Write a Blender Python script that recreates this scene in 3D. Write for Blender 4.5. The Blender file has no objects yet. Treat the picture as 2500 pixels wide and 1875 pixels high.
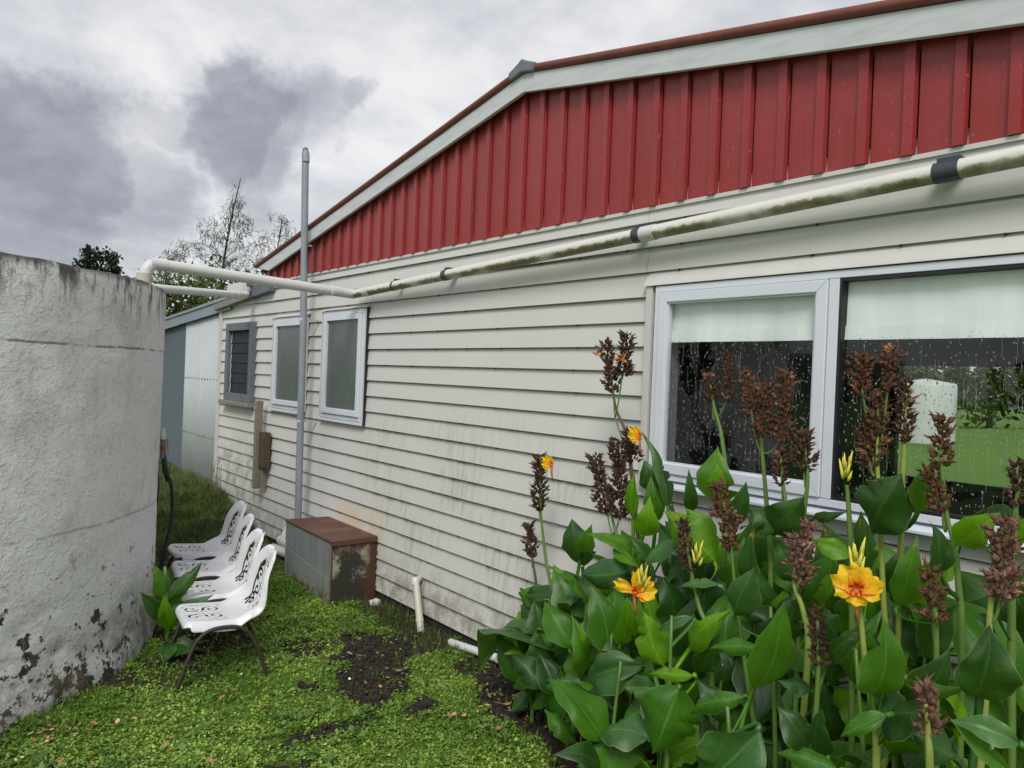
import bpy, bmesh, math, random
import numpy as np
from mathutils import Vector, Matrix

SKYBLOBS = [((.095, .966, .240), .075, .80), ((.125, .970, .205), .105, .85), ((.203, .964, .171), .085, .55), ((.075, .985, .145), .14, .80), ((.168, .975, .149), .10, .5),
            ((.301, .909, .290), .085, .80), ((.283, .896, .343), .055, .72), ((.334, .902, .274), .085, .6), ((.379, .870, .316), .06, .45), ((.415, .849, .331), .035, .5),
            ((.231, .932, .278), .05, .45), ((.34, .93, .20), .05, .5)]
SKY_STRENGTH = 0.80
SUN_E = 1.5

random.seed(7); np.random.seed(7)
R = math.radians
scene = bpy.context.scene
COL = scene.collection

# ------------------------------------------------------------------ camera
cam_d = bpy.data.cameras.new('camera')
cam = bpy.data.objects.new('camera', cam_d); COL.objects.link(cam)
CAM = Vector((-3.45, 0.0, 2.10))
yaw, pitch, roll = R(38.368), R(-0.4214), R(2.350)
fwd = Vector((math.sin(yaw)*math.cos(pitch), math.cos(yaw)*math.cos(pitch), math.sin(pitch)))
rgt = Vector((math.cos(yaw), -math.sin(yaw), 0))
upv = rgt.cross(fwd)
r2 = rgt*math.cos(roll) + upv*math.sin(roll)
u2 = -rgt*math.sin(roll) + upv*math.cos(roll)
cam.matrix_world = Matrix(((r2.x, u2.x, -fwd.x, CAM.x), (r2.y, u2.y, -fwd.y, CAM.y), (r2.z, u2.z, -fwd.z, CAM.z), (0, 0, 0, 1)))
cam_d.sensor_width = 36.0
cam_d.lens = 1878.0/2500.0*36.0
cam_d.clip_end = 3000.0
scene.camera = cam

# ------------------------------------------------------------------ exposure
vs = scene.view_settings
vs.view_transform = 'Standard'; vs.look = 'None'; vs.gamma = 1.0; vs.use_curve_mapping = False
vs.exposure = 0.72

# ------------------------------------------------------------------ node helpers
class G:
    def __init__(s, tree): s.t = tree; s.N = tree.nodes; s.L = tree.links
    def node(s, typ, **kw):
        n = s.N.new(typ)
        for k, v in kw.items():
            setattr(n, k, v)
        return n
    def put(s, sock, v):
        if v is None: return
        if hasattr(v, 'is_output'): s.L.new(v, sock)
        else:
            if hasattr(sock.default_value, '__len__') and not hasattr(v, '__len__'): v = [v]*len(sock.default_value)
            if hasattr(sock.default_value, '__len__') and len(sock.default_value) == 4 and len(v) == 3: v = (*v, 1)
            sock.default_value = v
    def noise(s, scale, detail=4, vec=None, rough=.55, dist=0.0, out=0):
        n = s.node('ShaderNodeTexNoise'); n.inputs['Scale'].default_value = scale
        n.inputs['Detail'].default_value = detail; n.inputs['Roughness'].default_value = rough; n.inputs['Distortion'].default_value = dist
        if vec is not None: s.L.new(vec, n.inputs['Vector'])
        return n.outputs[out]
    def voro(s, scale, vec=None, feature='F1', out=0, rnd=1.0):
        n = s.node('ShaderNodeTexVoronoi', feature=feature); n.inputs['Scale'].default_value = scale; n.inputs['Randomness'].default_value = rnd
        if vec is not None: s.L.new(vec, n.inputs['Vector'])
        return n.outputs[out]
    def ramp(s, fac, stops, interp='LINEAR'):
        n = s.node('ShaderNodeValToRGB'); n.color_ramp.interpolation = interp
        e = n.color_ramp.elements
        while len(e) > 1: e.remove(e[-1])
        for i, (p, c) in enumerate(stops):
            if i == 0: e[0].position = p; el = e[0]
            else: el = e.new(p)
            if not hasattr(c, '__len__'): c = (c, c, c)
            el.color = (*c, 1) if len(c) == 3 else c
        s.put(n.inputs[0], fac); return n.outputs[0]
    def step(s, v, a, b):     # smoothstep a..b -> 0..1
        n = s.node('ShaderNodeMapRange', interpolation_type='SMOOTHSTEP')
        s.put(n.inputs[0], v); n.inputs[1].default_value = a; n.inputs[2].default_value = b
        return n.outputs[0]
    def mix(s, fac, a, b, mode='MIX'):
        n = s.node('ShaderNodeMix', data_type='RGBA', blend_type=mode)
        s.put(n.inputs[0], fac); s.put(n.inputs[6], a); s.put(n.inputs[7], b); return n.outputs[2]
    def m(s, op, a, b=None, c=None):
        n = s.node('ShaderNodeMath', operation=op)
        s.put(n.inputs[0], a)
        if b is not None: s.put(n.inputs[1], b)
        if c is not None: s.put(n.inputs[2], c)
        return n.outputs[0]
    def vm(s, op, a, b=None):
        n = s.node('ShaderNodeVectorMath', operation=op); s.put(n.inputs[0], a)
        if b is not None: s.put(n.inputs[1], b)
        return n.outputs['Value'] if op in ('LENGTH', 'DISTANCE', 'DOT_PRODUCT') else n.outputs[0]
    def xyz(s, v):
        n = s.node('ShaderNodeSeparateXYZ'); s.L.new(v, n.inputs[0]); return n.outputs
    def comb(s, x, y, z):
        n = s.node('ShaderNodeCombineXYZ'); s.put(n.inputs[0], x); s.put(n.inputs[1], y); s.put(n.inputs[2], z); return n.outputs[0]
    def bump(s, h, strength=.5, dist=.01, normal=None):
        n = s.node('ShaderNodeBump'); n.inputs['Strength'].default_value = strength; n.inputs['Distance'].default_value = dist
        s.L.new(h, n.inputs['Height'])
        if normal is not None: s.L.new(normal, n.inputs['Normal'])
        return n.outputs[0]
    def pos(s): return s.node('ShaderNodeNewGeometry').outputs['Position']
    def obj(s): return s.node('ShaderNodeTexCoord').outputs['Object']
    def uv(s): return s.node('ShaderNodeTexCoord').outputs['UV']
    def attr(s, name):
        return s.node('ShaderNodeAttribute', attribute_name=name).outputs['Color']
    def rnd(s): return s.node('ShaderNodeObjectInfo').outputs['Random']

# ------------------------------------------------------------------ world: broken overcast sky
world = bpy.data.worlds.new('World'); scene.world = world; world.use_nodes = True
wg = G(world.node_tree); wg.N.clear()
SUN = Vector((-0.50, -0.46, 0.70)).normalized()
sky = wg.node('ShaderNodeTexSky', sky_type='NISHITA'); sky.sun_disc = False
sky.sun_elevation = math.asin(SUN.z); sky.sun_rotation = math.atan2(SUN.x, SUN.y)
D = wg.node('ShaderNodeTexCoord').outputs['Generated']
warp = wg.noise(3.2, 5, D, .6, out=1)
warp2 = wg.noise(11.0, 5, D, .6, out=1)
off1 = wg.vm('MULTIPLY', wg.vm('SUBTRACT', warp, (.5, .5, .5)), (.24, .24, .24))
off2 = wg.vm('MULTIPLY', wg.vm('SUBTRACT', warp2, (.5, .5, .5)), (.13, .13, .13))
DD = wg.vm('ADD', wg.vm('ADD', D, off1), off2)
dark = None
for c, rad, amt in SKYBLOBS:
    d = wg.vm('DISTANCE', DD, c)
    k = wg.m('MULTIPLY', wg.step(d, rad*1.22, rad*.62), amt)
    dark = k if dark is None else wg.m('MAXIMUM', dark, k)
X = wg.xyz(D)
den = wg.m('MAXIMUM', wg.m('ADD', X[2], .38), .15)
plane = wg.comb(wg.m('DIVIDE', X[0], den), wg.m('DIVIDE', X[1], den), 0.0)
big = wg.noise(1.3, 6, plane, .58, .3)
fine = wg.noise(5.0, 6, plane, .6, .2)
patch = wg.m('MULTIPLY', wg.step(big, .57, .76), .40)
dark = wg.m('MULTIPLY', wg.m('MAXIMUM', dark, patch), wg.m('ADD', .62, wg.m('MULTIPLY', fine, .75)))
lite = wg.mix(wg.step(wg.m('ADD', wg.m('MULTIPLY', fine, .5), wg.m('MULTIPLY', big, .5)), .36, .62), (.69, .69, .685), (.455, .465, .50))
cloud = wg.mix(dark, lite, (.200, .206, .255))
horiz = wg.step(X[2], .16, -.02)
cloud = wg.mix(wg.m('MULTIPLY', horiz, .35), cloud, (.62, .64, .70))
b1 = wg.node('ShaderNodeBackground'); wg.L.new(cloud, b1.inputs[0]); b1.inputs[1].default_value = SKY_STRENGTH
b2 = wg.node('ShaderNodeBackground'); wg.L.new(sky.outputs[0], b2.inputs[0]); b2.inputs[1].default_value = .10
ms = wg.node('ShaderNodeMixShader'); ms.inputs[0].default_value = .06
wg.L.new(b1.outputs[0], ms.inputs[1]); wg.L.new(b2.outputs[0], ms.inputs[2])
wo = wg.node('ShaderNodeOutputWorld'); wg.L.new(ms.outputs[0], wo.inputs[0])

# ------------------------------------------------------------------ sun through cloud
sl = bpy.data.lights.new('sun', 'SUN'); sl.energy = SUN_E; sl.angle = R(22); sl.color = (1.0, .97, .92)
so = bpy.data.objects.new('sun', sl); COL.objects.link(so)
so.rotation_euler = (-SUN).to_track_quat('-Z', 'Y').to_euler(); so.location = (-6, 6, 12)

# ------------------------------------------------------------------ object helpers
def tag(o, label=None, cat=None, group=None, kind=None):
    if label: o['label'] = label
    if cat: o['category'] = cat
    if group: o['group'] = group
    if kind: o['kind'] = kind
    return o
def empty(name, loc=(0, 0, 0), rz=0.0):
    o = bpy.data.objects.new(name, None); COL.objects.link(o); o.location = loc; o.rotation_euler = (0, 0, rz)
    o.empty_display_size = .1
    return o
def link(name, me, parent=None, mat=None):
    o = bpy.data.objects.new(name, me); COL.objects.link(o)
    if parent is not None: o.parent = parent
    if mat is not None and not me.materials: me.materials.append(mat)
    return o
def mesh(V, F, smooth=False, mat=None, uv=None, name='mesh'):
    me = bpy.data.meshes.new(name); me.from_pydata([tuple(v) for v in V], [], [tuple(f) for f in F]); me.update()
    if smooth: me.polygons.foreach_set('use_smooth', [True]*len(me.polygons))
    if mat: me.materials.append(mat)
    if uv is not None:
        l = me.uv_layers.new(name='UVMap'); idx = np.empty(len(me.loops), np.int32); me.loops.foreach_get('vertex_index', idx)
        l.data.foreach_set('uv', np.asarray(uv, np.float32)[idx].ravel())
    return me
def npmesh(V, nverts, smooth=False, mat=None, name='mesh', col=None, quad=True):
    """V (n*k,3) array of k-gons."""
    k = nverts; n = len(V)//k
    me = bpy.data.meshes.new(name); me.vertices.add(n*k); me.vertices.foreach_set('co', np.asarray(V, np.float32).ravel())
    me.loops.add(n*k); me.loops.foreach_set('vertex_index', np.arange(n*k, dtype=np.int32))
    me.polygons.add(n); me.polygons.foreach_set('loop_start', np.arange(0, n*k, k, dtype=np.int32)); me.polygons.foreach_set('loop_total', np.full(n, k, np.int32))
    me.update(calc_edges=True)
    if col is not None:
        a = me.color_attributes.new('tint', 'FLOAT_COLOR', 'POINT')
        c = np.ones((n*k, 4), np.float32); c[:, :3] = np.repeat(col, k, 0); a.data.foreach_set('color', c.ravel())
    if mat: me.materials.append(mat)
    return me
class MB:
    def __init__(s): s.V = []; s.F = []; s.UV = []
    def add(s, V, F):
        b = len(s.V); s.V += [tuple(v) for v in V]; s.F += [tuple(i+b for i in f) for f in F]; return s
    def box(s, x0, x1, y0, y1, z0, z1):
        return s.add([(x0, y0, z0), (x1, y0, z0), (x1, y1, z0), (x0, y1, z0), (x0, y0, z1), (x1, y0, z1), (x1, y1, z1), (x0, y1, z1)],
                     [(0, 3, 2, 1), (4, 5, 6, 7), (0, 1, 5, 4), (1, 2, 6, 5), (2, 3, 7, 6), (3, 0, 4, 7)])
    def prism(s, A, B):      # two equal rings -> closed solid
        n = len(A); return s.add(list(A)+list(B), [tuple(range(n))[::-1], tuple(range(n, 2*n))]+[(i, (i+1) % n, n+(i+1) % n, n+i) for i in range(n)])
    def tube(s, P, r, seg=12, caps=True):
        P = [Vector(p) for p in P]; n = len(P)
        rr = r if hasattr(r, '__len__') else [r]*n
        t0 = (P[1]-P[0]).normalized(); a = t0.orthogonal().normalized(); V = []
        for i in range(n):
            t = (P[min(i+1, n-1)]-P[max(i-1, 0)]).normalized()
            a = (a-t*a.dot(t)).normalized(); b = t.cross(a)
            for k in range(seg):
                w = 2*math.pi*k/seg; V.append(P[i]+(a*math.cos(w)+b*math.sin(w))*rr[i])
        F = [(i*seg+k, i*seg+(k+1) % seg, (i+1)*seg+(k+1) % seg, (i+1)*seg+k) for i in range(n-1) for k in range(seg)]
        if caps: F += [tuple(range(seg))[::-1], tuple((n-1)*seg+k for k in range(seg))]
        return s.add(V, F)
    def build(s, name, mat, parent=None, smooth=False, bevel=0):
        o = link(name, mesh(s.V, s.F, smooth, mat, name=name), parent)
        if bevel:
            md = o.modifiers.new('bevel', 'BEVEL'); md.width = bevel; md.segments = 2; md.limit_method = 'ANGLE'
        return o
def autosmooth(o, ang=40):
    me = o.data; me.polygons.foreach_set('use_smooth', [True]*len(me.polygons))
    bm = bmesh.new(); bm.from_mesh(me)
    for e in bm.edges:
        if len(e.link_faces) == 2 and e.calc_face_angle(0) > R(ang): e.smooth = False
    bm.to_mesh(me); bm.free(); return o
def fillet(P, rad, n=6):
    P = [Vector(p) for p in P]; out = [P[0]]
    for i in range(1, len(P)-1):
        a, b, c = P[i-1], P[i], P[i+1]; u = (a-b); v = (c-b)
        d = min(rad, u.length*.49, v.length*.49); p0 = b+u.normalized()*d; p1 = b+v.normalized()*d
        for k in range(n+1):
            t = k/n; out.append(p0*(1-t)**2+b*2*t*(1-t)+p1*t*t)
    return out+[P[-1]]
def catmull(P, n=6):
    P = [Vector(p) for p in P]; Q = [P[0]*2-P[1]]+P+[P[-1]*2-P[-2]]; out = []
    for i in range(1, len(Q)-2):
        for k in range(n):
            t = k/n; a, b, c, d = Q[i-1], Q[i], Q[i+1], Q[i+2]
            out.append(.5*((2*b)+(c-a)*t+(2*a-5*b+4*c-d)*t*t+(3*b-a-3*c+d)*t**3))
    return out+[P[-1]]
def sst(a, b, x):
    t = np.clip((np.asarray(x, float)-a)/(b-a), 0, 1); return t*t*(3-2*t)
def vnoise(x, y, seed=0):        # cheap smooth value noise (numpy)
    x = np.asarray(x, float); y = np.asarray(y, float)
    xi = np.floor(x).astype(int); yi = np.floor(y).astype(int); xf = x-xi; yf = y-yi
    def h(a, b): 
        v = np.sin(a*127.1+b*311.7+seed*74.7)*43758.5453; return v-np.floor(v)
    u = xf*xf*(3-2*xf); v = yf*yf*(3-2*yf)
    return (h(xi, yi)*(1-u)+h(xi+1, yi)*u)*(1-v)+(h(xi, yi+1)*(1-u)+h(xi+1, yi+1)*u)*v
def fbm(x, y, seed=0, o=4):
    s = 0; a = .5
    for i in range(o): s = s+a*vnoise(np.asarray(x)*2**i, np.asarray(y)*2**i, seed+i); a *= .5
    return s/(1-.5**o)

# ------------------------------------------------------------------ materials
def newmat(name):
    m = bpy.data.materials.new(name); m.use_nodes = True; g = G(m.node_tree); b = g.N['Principled BSDF']
    return m, g, b
def simple(name, col, rough=.5, metal=0.0, var=.12, scale=14, bmp=.0, spec=.5):
    m, g, b = newmat(name); p = g.pos()
    c = g.mix(g.noise(scale, 5, p), [x*(1-var) for x in col], [min(1, x*(1+var)) for x in col])
    g.put(b.inputs['Base Color'], c); b.inputs['Roughness'].default_value = rough; b.inputs['Metallic'].default_value = metal
    b.inputs['Specular IOR Level'].default_value = spec
    if bmp: g.put(b.inputs['Normal'], g.bump(g.noise(scale*5, 4, p), bmp, .004))
    return m
M = {}
# painted weatherboards: cream-white paint, mould, rust run above the metal box
m, g, b = newmat('weatherboard_paint'); p = g.pos(); xs = g.xyz(p)
base = g.mix(g.noise(1.3, 3, p), (.535, .532, .510), (.59, .585, .562))
streak = g.noise(1.0, 5, g.comb(0.0, g.m('MULTIPLY', xs[1], 26.0), g.m('MULTIPLY', xs[2], 2.2)), .62)
base = g.mix(g.m('MULTIPLY', g.step(streak, .50, .78), .13), base, (.44, .44, .40))
mz = g.noise(1.5, 4, p, .6)
blot = g.m('MULTIPLY', g.step(mz, .42, .62), g.step(xs[2], 2.05, 1.3))
zone = g.m('MULTIPLY', g.step(xs[1], 2.4, 3.2), g.step(xs[1], 7.2, 6.0))
lapf = g.m('FRACT', g.m('DIVIDE', g.m('SUBTRACT', xs[2], .11), .1475))
lap = g.m('MULTIPLY', g.step(lapf, .62, .97), g.step(g.noise(7, 5, p, .7), .36, .62))
mould = g.m('MULTIPLY', g.m('MULTIPLY', blot, zone), g.m('ADD', g.m('MULTIPLY', lap, .90), g.m('MULTIPLY', g.step(streak, .42, .66), .34)))
base = g.mix(mould, base, (.17, .17, .085))
foot = g.m('MULTIPLY', g.step(xs[2], .62, .12), g.step(g.noise(6, 6, p, .7), .36, .66))
base = g.mix(g.m('MULTIPLY', foot, .8), base, (.20, .18, .125))
far = g.m('MULTIPLY', g.m('MULTIPLY', g.step(xs[1], 8.6, 9.6), g.step(xs[2], 1.3, .7)), g.step(g.noise(4, 5, p, .7), .40, .66))
base = g.mix(g.m('MULTIPLY', far, .75), base, (.19, .175, .12))
ru = g.m('MULTIPLY', g.m('MULTIPLY', g.step(xs[1], 6.05, 6.25), g.step(xs[1], 7.25, 6.95)), g.m('MULTIPLY', g.step(xs[2], .93, .66), g.step(xs[2], .40, .58)))
ru = g.m('MULTIPLY', ru, g.step(g.noise(5, 5, p, .65), .26, .60))
base = g.mix(g.m('MULTIPLY', ru, .5), base, (.55, .40, .18))
spk = g.m('MULTIPLY', g.step(g.voro(38, p), .10, .05), g.step(g.noise(2.2, 3, p), .55, .7))
base = g.mix(g.m('MULTIPLY', spk, .6), base, (.16, .15, .12))
g.put(b.inputs['Base Color'], base); b.inputs['Roughness'].default_value = .62; b.inputs['Specular IOR Level'].default_value = .3
g.put(b.inputs['Normal'], g.bump(g.noise(60, 4, g.comb(xs[0], xs[1], g.m('MULTIPLY', xs[2], 3.0))), .12, .003)); M['board'] = m
# red ribbed steel, rain-wet and faded
m, g, b = newmat('red_painted_steel'); p = g.pos(); xs = g.xyz(p)
c = g.mix(g.noise(1.6, 4, p), (.235, .020, .020), (.320, .040, .042))
c = g.mix(g.m('MULTIPLY', g.step(xs[2], 3.50, 3.18), g.step(g.noise(3, 4, p), .35, .7)), c, (.27, .022, .014))
sp = g.noise(1.0, 3, g.comb(xs[0], g.m('MULTIPLY', xs[1], 70.0), g.m('MULTIPLY', xs[2], 28.0)))
c = g.mix(g.m('MULTIPLY', g.step(sp, .63, .72), .40), c, (.50, .21, .17))
run = g.noise(1.0, 4, g.comb(xs[0], g.m('MULTIPLY', xs[1], 40.0), g.m('MULTIPLY', xs[2], .8)))
c = g.mix(g.m('MULTIPLY', g.step(run, .5, .75), .35), c, (.14, .018, .016))
g.put(b.inputs['Base Color'], c); b.inputs['Roughness'].default_value = .42
g.put(b.inputs['Normal'], g.bump(g.voro(55, p), .10, .003)); M['red'] = m
# fascia: pale blue-grey paint
m, g, b = newmat('fascia_paint'); p = g.pos(); xs = g.xyz(p)
st = g.noise(1.0, 5, g.comb(0.0, g.m('MULTIPLY', xs[1], 3.0), g.m('MULTIPLY', xs[2], 22.0)), .6)
c = g.mix(g.step(st, .42, .72), (.555, .575, .60), (.47, .485, .505))
c = g.mix(g.m('MULTIPLY', g.step(g.noise(9, 6, p, .7), .64, .76), .6), c, (.26, .26, .25))
g.put(b.inputs['Base Color'], c); b.inputs['Roughness'].default_value = .6; g.put(b.inputs['Normal'], g.bump(st, .15, .004)); M['fascia'] = m
M['rust_roll'] = simple('rusty_red_roll', (.17, .045, .028), .6, 0, .5, 9, .2)
M['roof'] = simple('roof_iron', (.20, .06, .05), .55, 0, .3, 4)
M['lead'] = simple('lead_ridge_cap', (.17, .185, .20), .55, .3, .25, 8, .1)
M['soffit'] = simple('dark_soffit', (.10, .055, .045), .8)
# upvc / aluminium window frames
M['frame'] = simple('white_window_frame', (.63, .66, .73), .35, 0, .04, 6)
M['facing'] = simple('cream_facing_board', (.55, .545, .52), .6, 0, .08, 6)
M['blackseal'] = simple('black_seal', (.012, .012, .016), .5)
M['darkwood'] = simple('grey_blue_weathered_timber', (.135, .15, .175), .8, 0, .45, 16, .3)
M['lichen'] = simple('lichened_timber', (.22, .215, .185), .9, 0, .55, 22, .5)
M['slate'] = simple('slate_blue_fascia', (.11, .125, .165), .6, 0, .25, 8)
# pvc pipe with algae underneath
def pvc(name, algae, col=(.62, .63, .625)):
    m, g, b = newmat(name); p = g.pos(); xs = g.xyz(p)
    n = g.xyz(g.node('ShaderNodeNewGeometry').outputs['Normal'])
    c = g.mix(g.noise(5, 5, p), [x*.90 for x in col], col)
    al = g.m('MULTIPLY', g.step(g.m('ADD', g.m('ADD', n[2], .0), g.m('MULTIPLY', g.m('SUBTRACT', g.noise(16, 6, p, .7), .5), 1.5)), .02, -.40), algae)
    al = g.m('MULTIPLY', al, g.step(g.noise(2.4, 4, p), .30, .52))
    c = g.mix(al, c, g.mix(g.noise(30, 4, p), (.085, .075, .025), (.27, .24, .12)))
    g.put(b.inputs['Base Color'], c); b.inputs['Roughness'].default_value = .42
    g.put(b.inputs['Normal'], g.bump(g.m('MULTIPLY', al, g.noise(60, 4, p)), .5, .008)); return m
M['pvc_alg'] = pvc('algae_streaked_white_pvc', 1.0, (.70, .685, .63)); M['pvc'] = pvc('white_pvc', .12); M['pvc_old'] = pvc('grubby_pvc', .75, (.52, .50, .42))
M['vent'] = simple('grey_vent_pipe_paint', (.235, .26, .295), .5, 0, .22, 7)
M['clamp'] = simple('dark_strap', (.055, .065, .085), .45, .3)
# tank render
m, g, b = newmat('painted_concrete_render'); p = g.pos(); xs = g.xyz(p)
c = g.mix(g.noise(2.0, 5, p, .6), (.74, .75, .77), (.83, .84, .855))
st = g.m('MULTIPLY', g.step(g.noise(1.9, 6, p, .68, .5), .50, .66), .9)
c = g.mix(g.m('MULTIPLY', st, .40), c, (.42, .405, .36))
c = g.mix(g.m('MULTIPLY', g.step(g.noise(3.3, 6, g.vm('ADD', p, (7.0, 3.0, 1.0)), .7), .57, .68), .28), c, (.32, .315, .30))
chip = g.step(g.m('ADD', g.noise(6, 6, p, .72), g.m('MULTIPLY', g.step(xs[2], .85, .05), .085)), .625, .655)
chip = g.m('MULTIPLY', chip, g.step(xs[2], 1.0, .55))
c = g.mix(chip, c, (.045, .04, .035))
spk = g.m('MULTIPLY', g.step(g.noise(24, 5, p, .75), .63, .70), .55)
c = g.mix(spk, c, (.17, .165, .15))
lowd = g.m('MULTIPLY', g.step(xs[2], .55, -.05), g.step(g.noise(5, 6, p, .7), .36, .62))
c = g.mix(g.m('MULTIPLY', lowd, .8), c, (.19, .16, .115))
wob = g.m('MULTIPLY', g.m('SUBTRACT', g.noise(2.0, 4, p), .5), .05)
for zj, wd_, cj, am in ((2.20, .007, (.16, .155, .145), .8), (2.12, .006, (.70, .71, .72), .5), (1.01, .008, (.26, .25, .23), .5), (.92, .008, (.70, .71, .72), .6)):
    ln_ = g.step(g.m('ABSOLUTE', g.m('ADD', g.m('SUBTRACT', xs[2], zj), wob)), wd_*1.6, wd_*.6); c = g.mix(g.m('MULTIPLY', g.m('MULTIPLY', ln_, am), g.step(g.noise(7, 4, p), .36, .5)), c, cj)
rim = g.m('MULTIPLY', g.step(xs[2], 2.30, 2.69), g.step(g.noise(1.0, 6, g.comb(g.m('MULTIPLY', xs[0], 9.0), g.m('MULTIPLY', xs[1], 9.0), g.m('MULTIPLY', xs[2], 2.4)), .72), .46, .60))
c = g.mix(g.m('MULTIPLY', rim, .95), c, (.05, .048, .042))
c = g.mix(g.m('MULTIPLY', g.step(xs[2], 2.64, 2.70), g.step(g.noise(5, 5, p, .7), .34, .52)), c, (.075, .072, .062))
g.put(b.inputs['Base Color'], c); b.inputs['Roughness'].default_value = .75; b.inputs['Specular IOR Level'].default_value = .3
h = g.m('ADD', g.m('ADD', g.noise(60, 6, p, .75), g.m('MULTIPLY', g.step(g.noise(24, 5, p, .65), .45, .70), .55)), g.m('MULTIPLY', chip, -2.0))
g.put(b.inputs['Normal'], g.bump(h, .8, .016)); M['tank'] = m
M['galv'] = None
m, g, b = newmat('galvanised_sheet'); p = g.pos(); xs = g.xyz(p)
c = g.mix(g.noise(6, 5, p), (.24, .26, .265), (.36, .38, .385))
c = g.mix(g.step(g.noise(1.0, 5, g.comb(g.m('MULTIPLY', xs[0], 9.), g.m('MULTIPLY', xs[1], 9.), g.m('MULTIPLY', xs[2], 1.2))), .5, .72), c, (.20, .20, .18))
low = g.m('MULTIPLY', g.step(xs[2], .20, .04), g.step(g.noise(12, 5, p), .40, .60)); c = g.mix(low, c, (.16, .075, .03))
g.put(b.inputs['Base Color'], c); b.inputs['Metallic'].default_value = .35; b.inputs['Roughness'].default_value = .5; M['galv'] = m
m, g, b = newmat('rusted_lid'); p = g.pos()
c = g.mix(g.noise(5, 6, p, .65), (.070, .028, .018), (.135, .060, .042)); c = g.mix(g.step(g.noise(3, 4, p), .60, .72), c, (.17, .088, .062))
g.put(b.inputs['Base Color'], c); b.inputs['Roughness'].default_value = .55; g.put(b.inputs['Normal'], g.bump(g.noise(60, 5, p), .25, .003)); M['rust'] = m
m, g, b = newmat('mouldy_rusted_side'); p = g.pos(); xs = g.xyz(p)
c = g.mix(g.noise(5, 6, p), (.30, .28, .20), (.42, .40, .31))
c = g.mix(g.step(g.m('ADD', g.noise(5, 6, p, .7), g.m('MULTIPLY', g.m('SUBTRACT', .48, xs[2]), .5)), .44, .58), c, (.030, .030, .022))
edge = g.m('MAXIMUM', g.step(g.m('ADD', xs[0], g.m('MULTIPLY', g.noise(10, 5, p), .22)), -.06, .04), g.step(g.m('ADD', xs[2], g.m('MULTIPLY', g.noise(14, 5, p), .20)), .56, .66))
c = g.mix(edge, c, g.mix(g.noise(9, 5, p), (.035, .016, .010), (.115, .042, .020)))
g.put(b.inputs['Base Color'], c); b.inputs['Roughness'].default_value = .75; M['mouldside'] = m
# corrugated shed iron
m, g, b = newmat('zinc_corrugated_iron'); p = g.pos()
c = g.mix(g.noise(2.2, 5, p), (.40, .43, .45), (.49, .52, .535)); g.put(b.inputs['Base Color'], c); b.inputs['Roughness'].default_value = .5; b.inputs['Metallic'].default_value = .15; M['zinc'] = m
M['darkshed'] = simple('dark_grey_sheet', (.105, .13, .16), .85, 0, .25, 20, .3)
M['flash'] = simple('blue_grey_flashing', (.30, .34, .40), .45, .2, .15, 6)
# white moulded plastic, leg tube
m, g, b = newmat('white_plastic'); p = g.pos()
c = g.mix(g.noise(6, 5, p), (.63, .64, .68), (.70, .71, .74)); c = g.mix(g.m('MULTIPLY', g.step(g.noise(8, 6, p, .7), .50, .70), .5), c, (.48, .46, .40))
g.put(b.inputs['Base Color'], c); b.inputs['Roughness'].default_value = .38; M['plastic'] = m
M['legtube'] = simple('rusty_dark_tube', (.045, .035, .030), .6, .3, .5, 30, .2)
M['timber'] = simple('weathered_timber', (.20, .175, .135), .85, 0, .35, 30, .4)
M['timber_red'] = simple('brown_timber', (.075, .048, .030), .85, 0, .4, 24, .4)
M['hose'] = simple('black_hose', (.010, .013, .014), .45); M['brass'] = simple('dull_tap_metal', (.30, .26, .18), .5, .5, .3, 40)
M['redtape'] = simple('red_collar', (.35, .03, .02), .5)
M['interior'] = simple('interior_wall', (.16, .17, .175), .9); M['interior_dark'] = simple('interior_dark', (.085, .09, .095), .9)
m, g, b = newmat('linen_blind'); p = g.pos(); xs = g.xyz(p)
c = g.mix(g.step(g.noise(1.0, 4, g.comb(0., g.m('MULTIPLY', xs[1], 7.), g.m('MULTIPLY', xs[2], 1.))), .4, .65), (.92, .93, .91), (.82, .86, .85))
g.put(b.inputs['Base Color'], c); b.inputs['Roughness'].default_value = .9; M['blind'] = m
# window glass
m, g, b = newmat('window_glass'); g.N.remove(b); out = g.N['Material Output']
lw = g.node('ShaderNodeLayerWeight'); fr_ = g.m('ADD', .032, g.m('MULTIPLY', g.m('POWER', lw.outputs['Facing'], 4.0), .55))
tr = g.node('ShaderNodeBsdfTransparent'); tr.inputs[0].default_value = (.96, .975, .97, 1)
gl = g.node('ShaderNodeBsdfGlossy'); gl.inputs[1].default_value = .03; gl.inputs[0].default_value = (.8, .8, .8, 1)
mx = g.node('ShaderNodeMixShader'); g.L.new(fr_, mx.inputs[0]); g.L.new(tr.outputs[0], mx.inputs[1]); g.L.new(gl.outputs[0], mx.inputs[2]); g.L.new(mx.outputs[0], out.inputs[0]); M['glass'] = m
M['far_glass'] = m.copy(); M['far_glass'].name = 'dimming_far_glass'  # darker tint put in to dim the view through the far window
for q in M['far_glass'].node_tree.nodes:
    if q.type == 'BSDF_TRANSPARENT': q.inputs[0].default_value = (.88, .90, .88, 1)
M['louvre'] = simple('louvre_glass', (.024, .032, .034), .5, 0, .3, 5, spec=.12)
m, g, b = newmat('obscure_glass'); p = g.pos()
c = g.mix(g.noise(4, 3, p), (.060, .075, .074), (.120, .138, .138)); g.put(b.inputs['Base Color'], c); b.inputs['Roughness'].default_value = .22
g.put(b.inputs['Normal'], g.bump(g.noise(120, 2, p), .25, .002)); M['obscure'] = m
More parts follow.
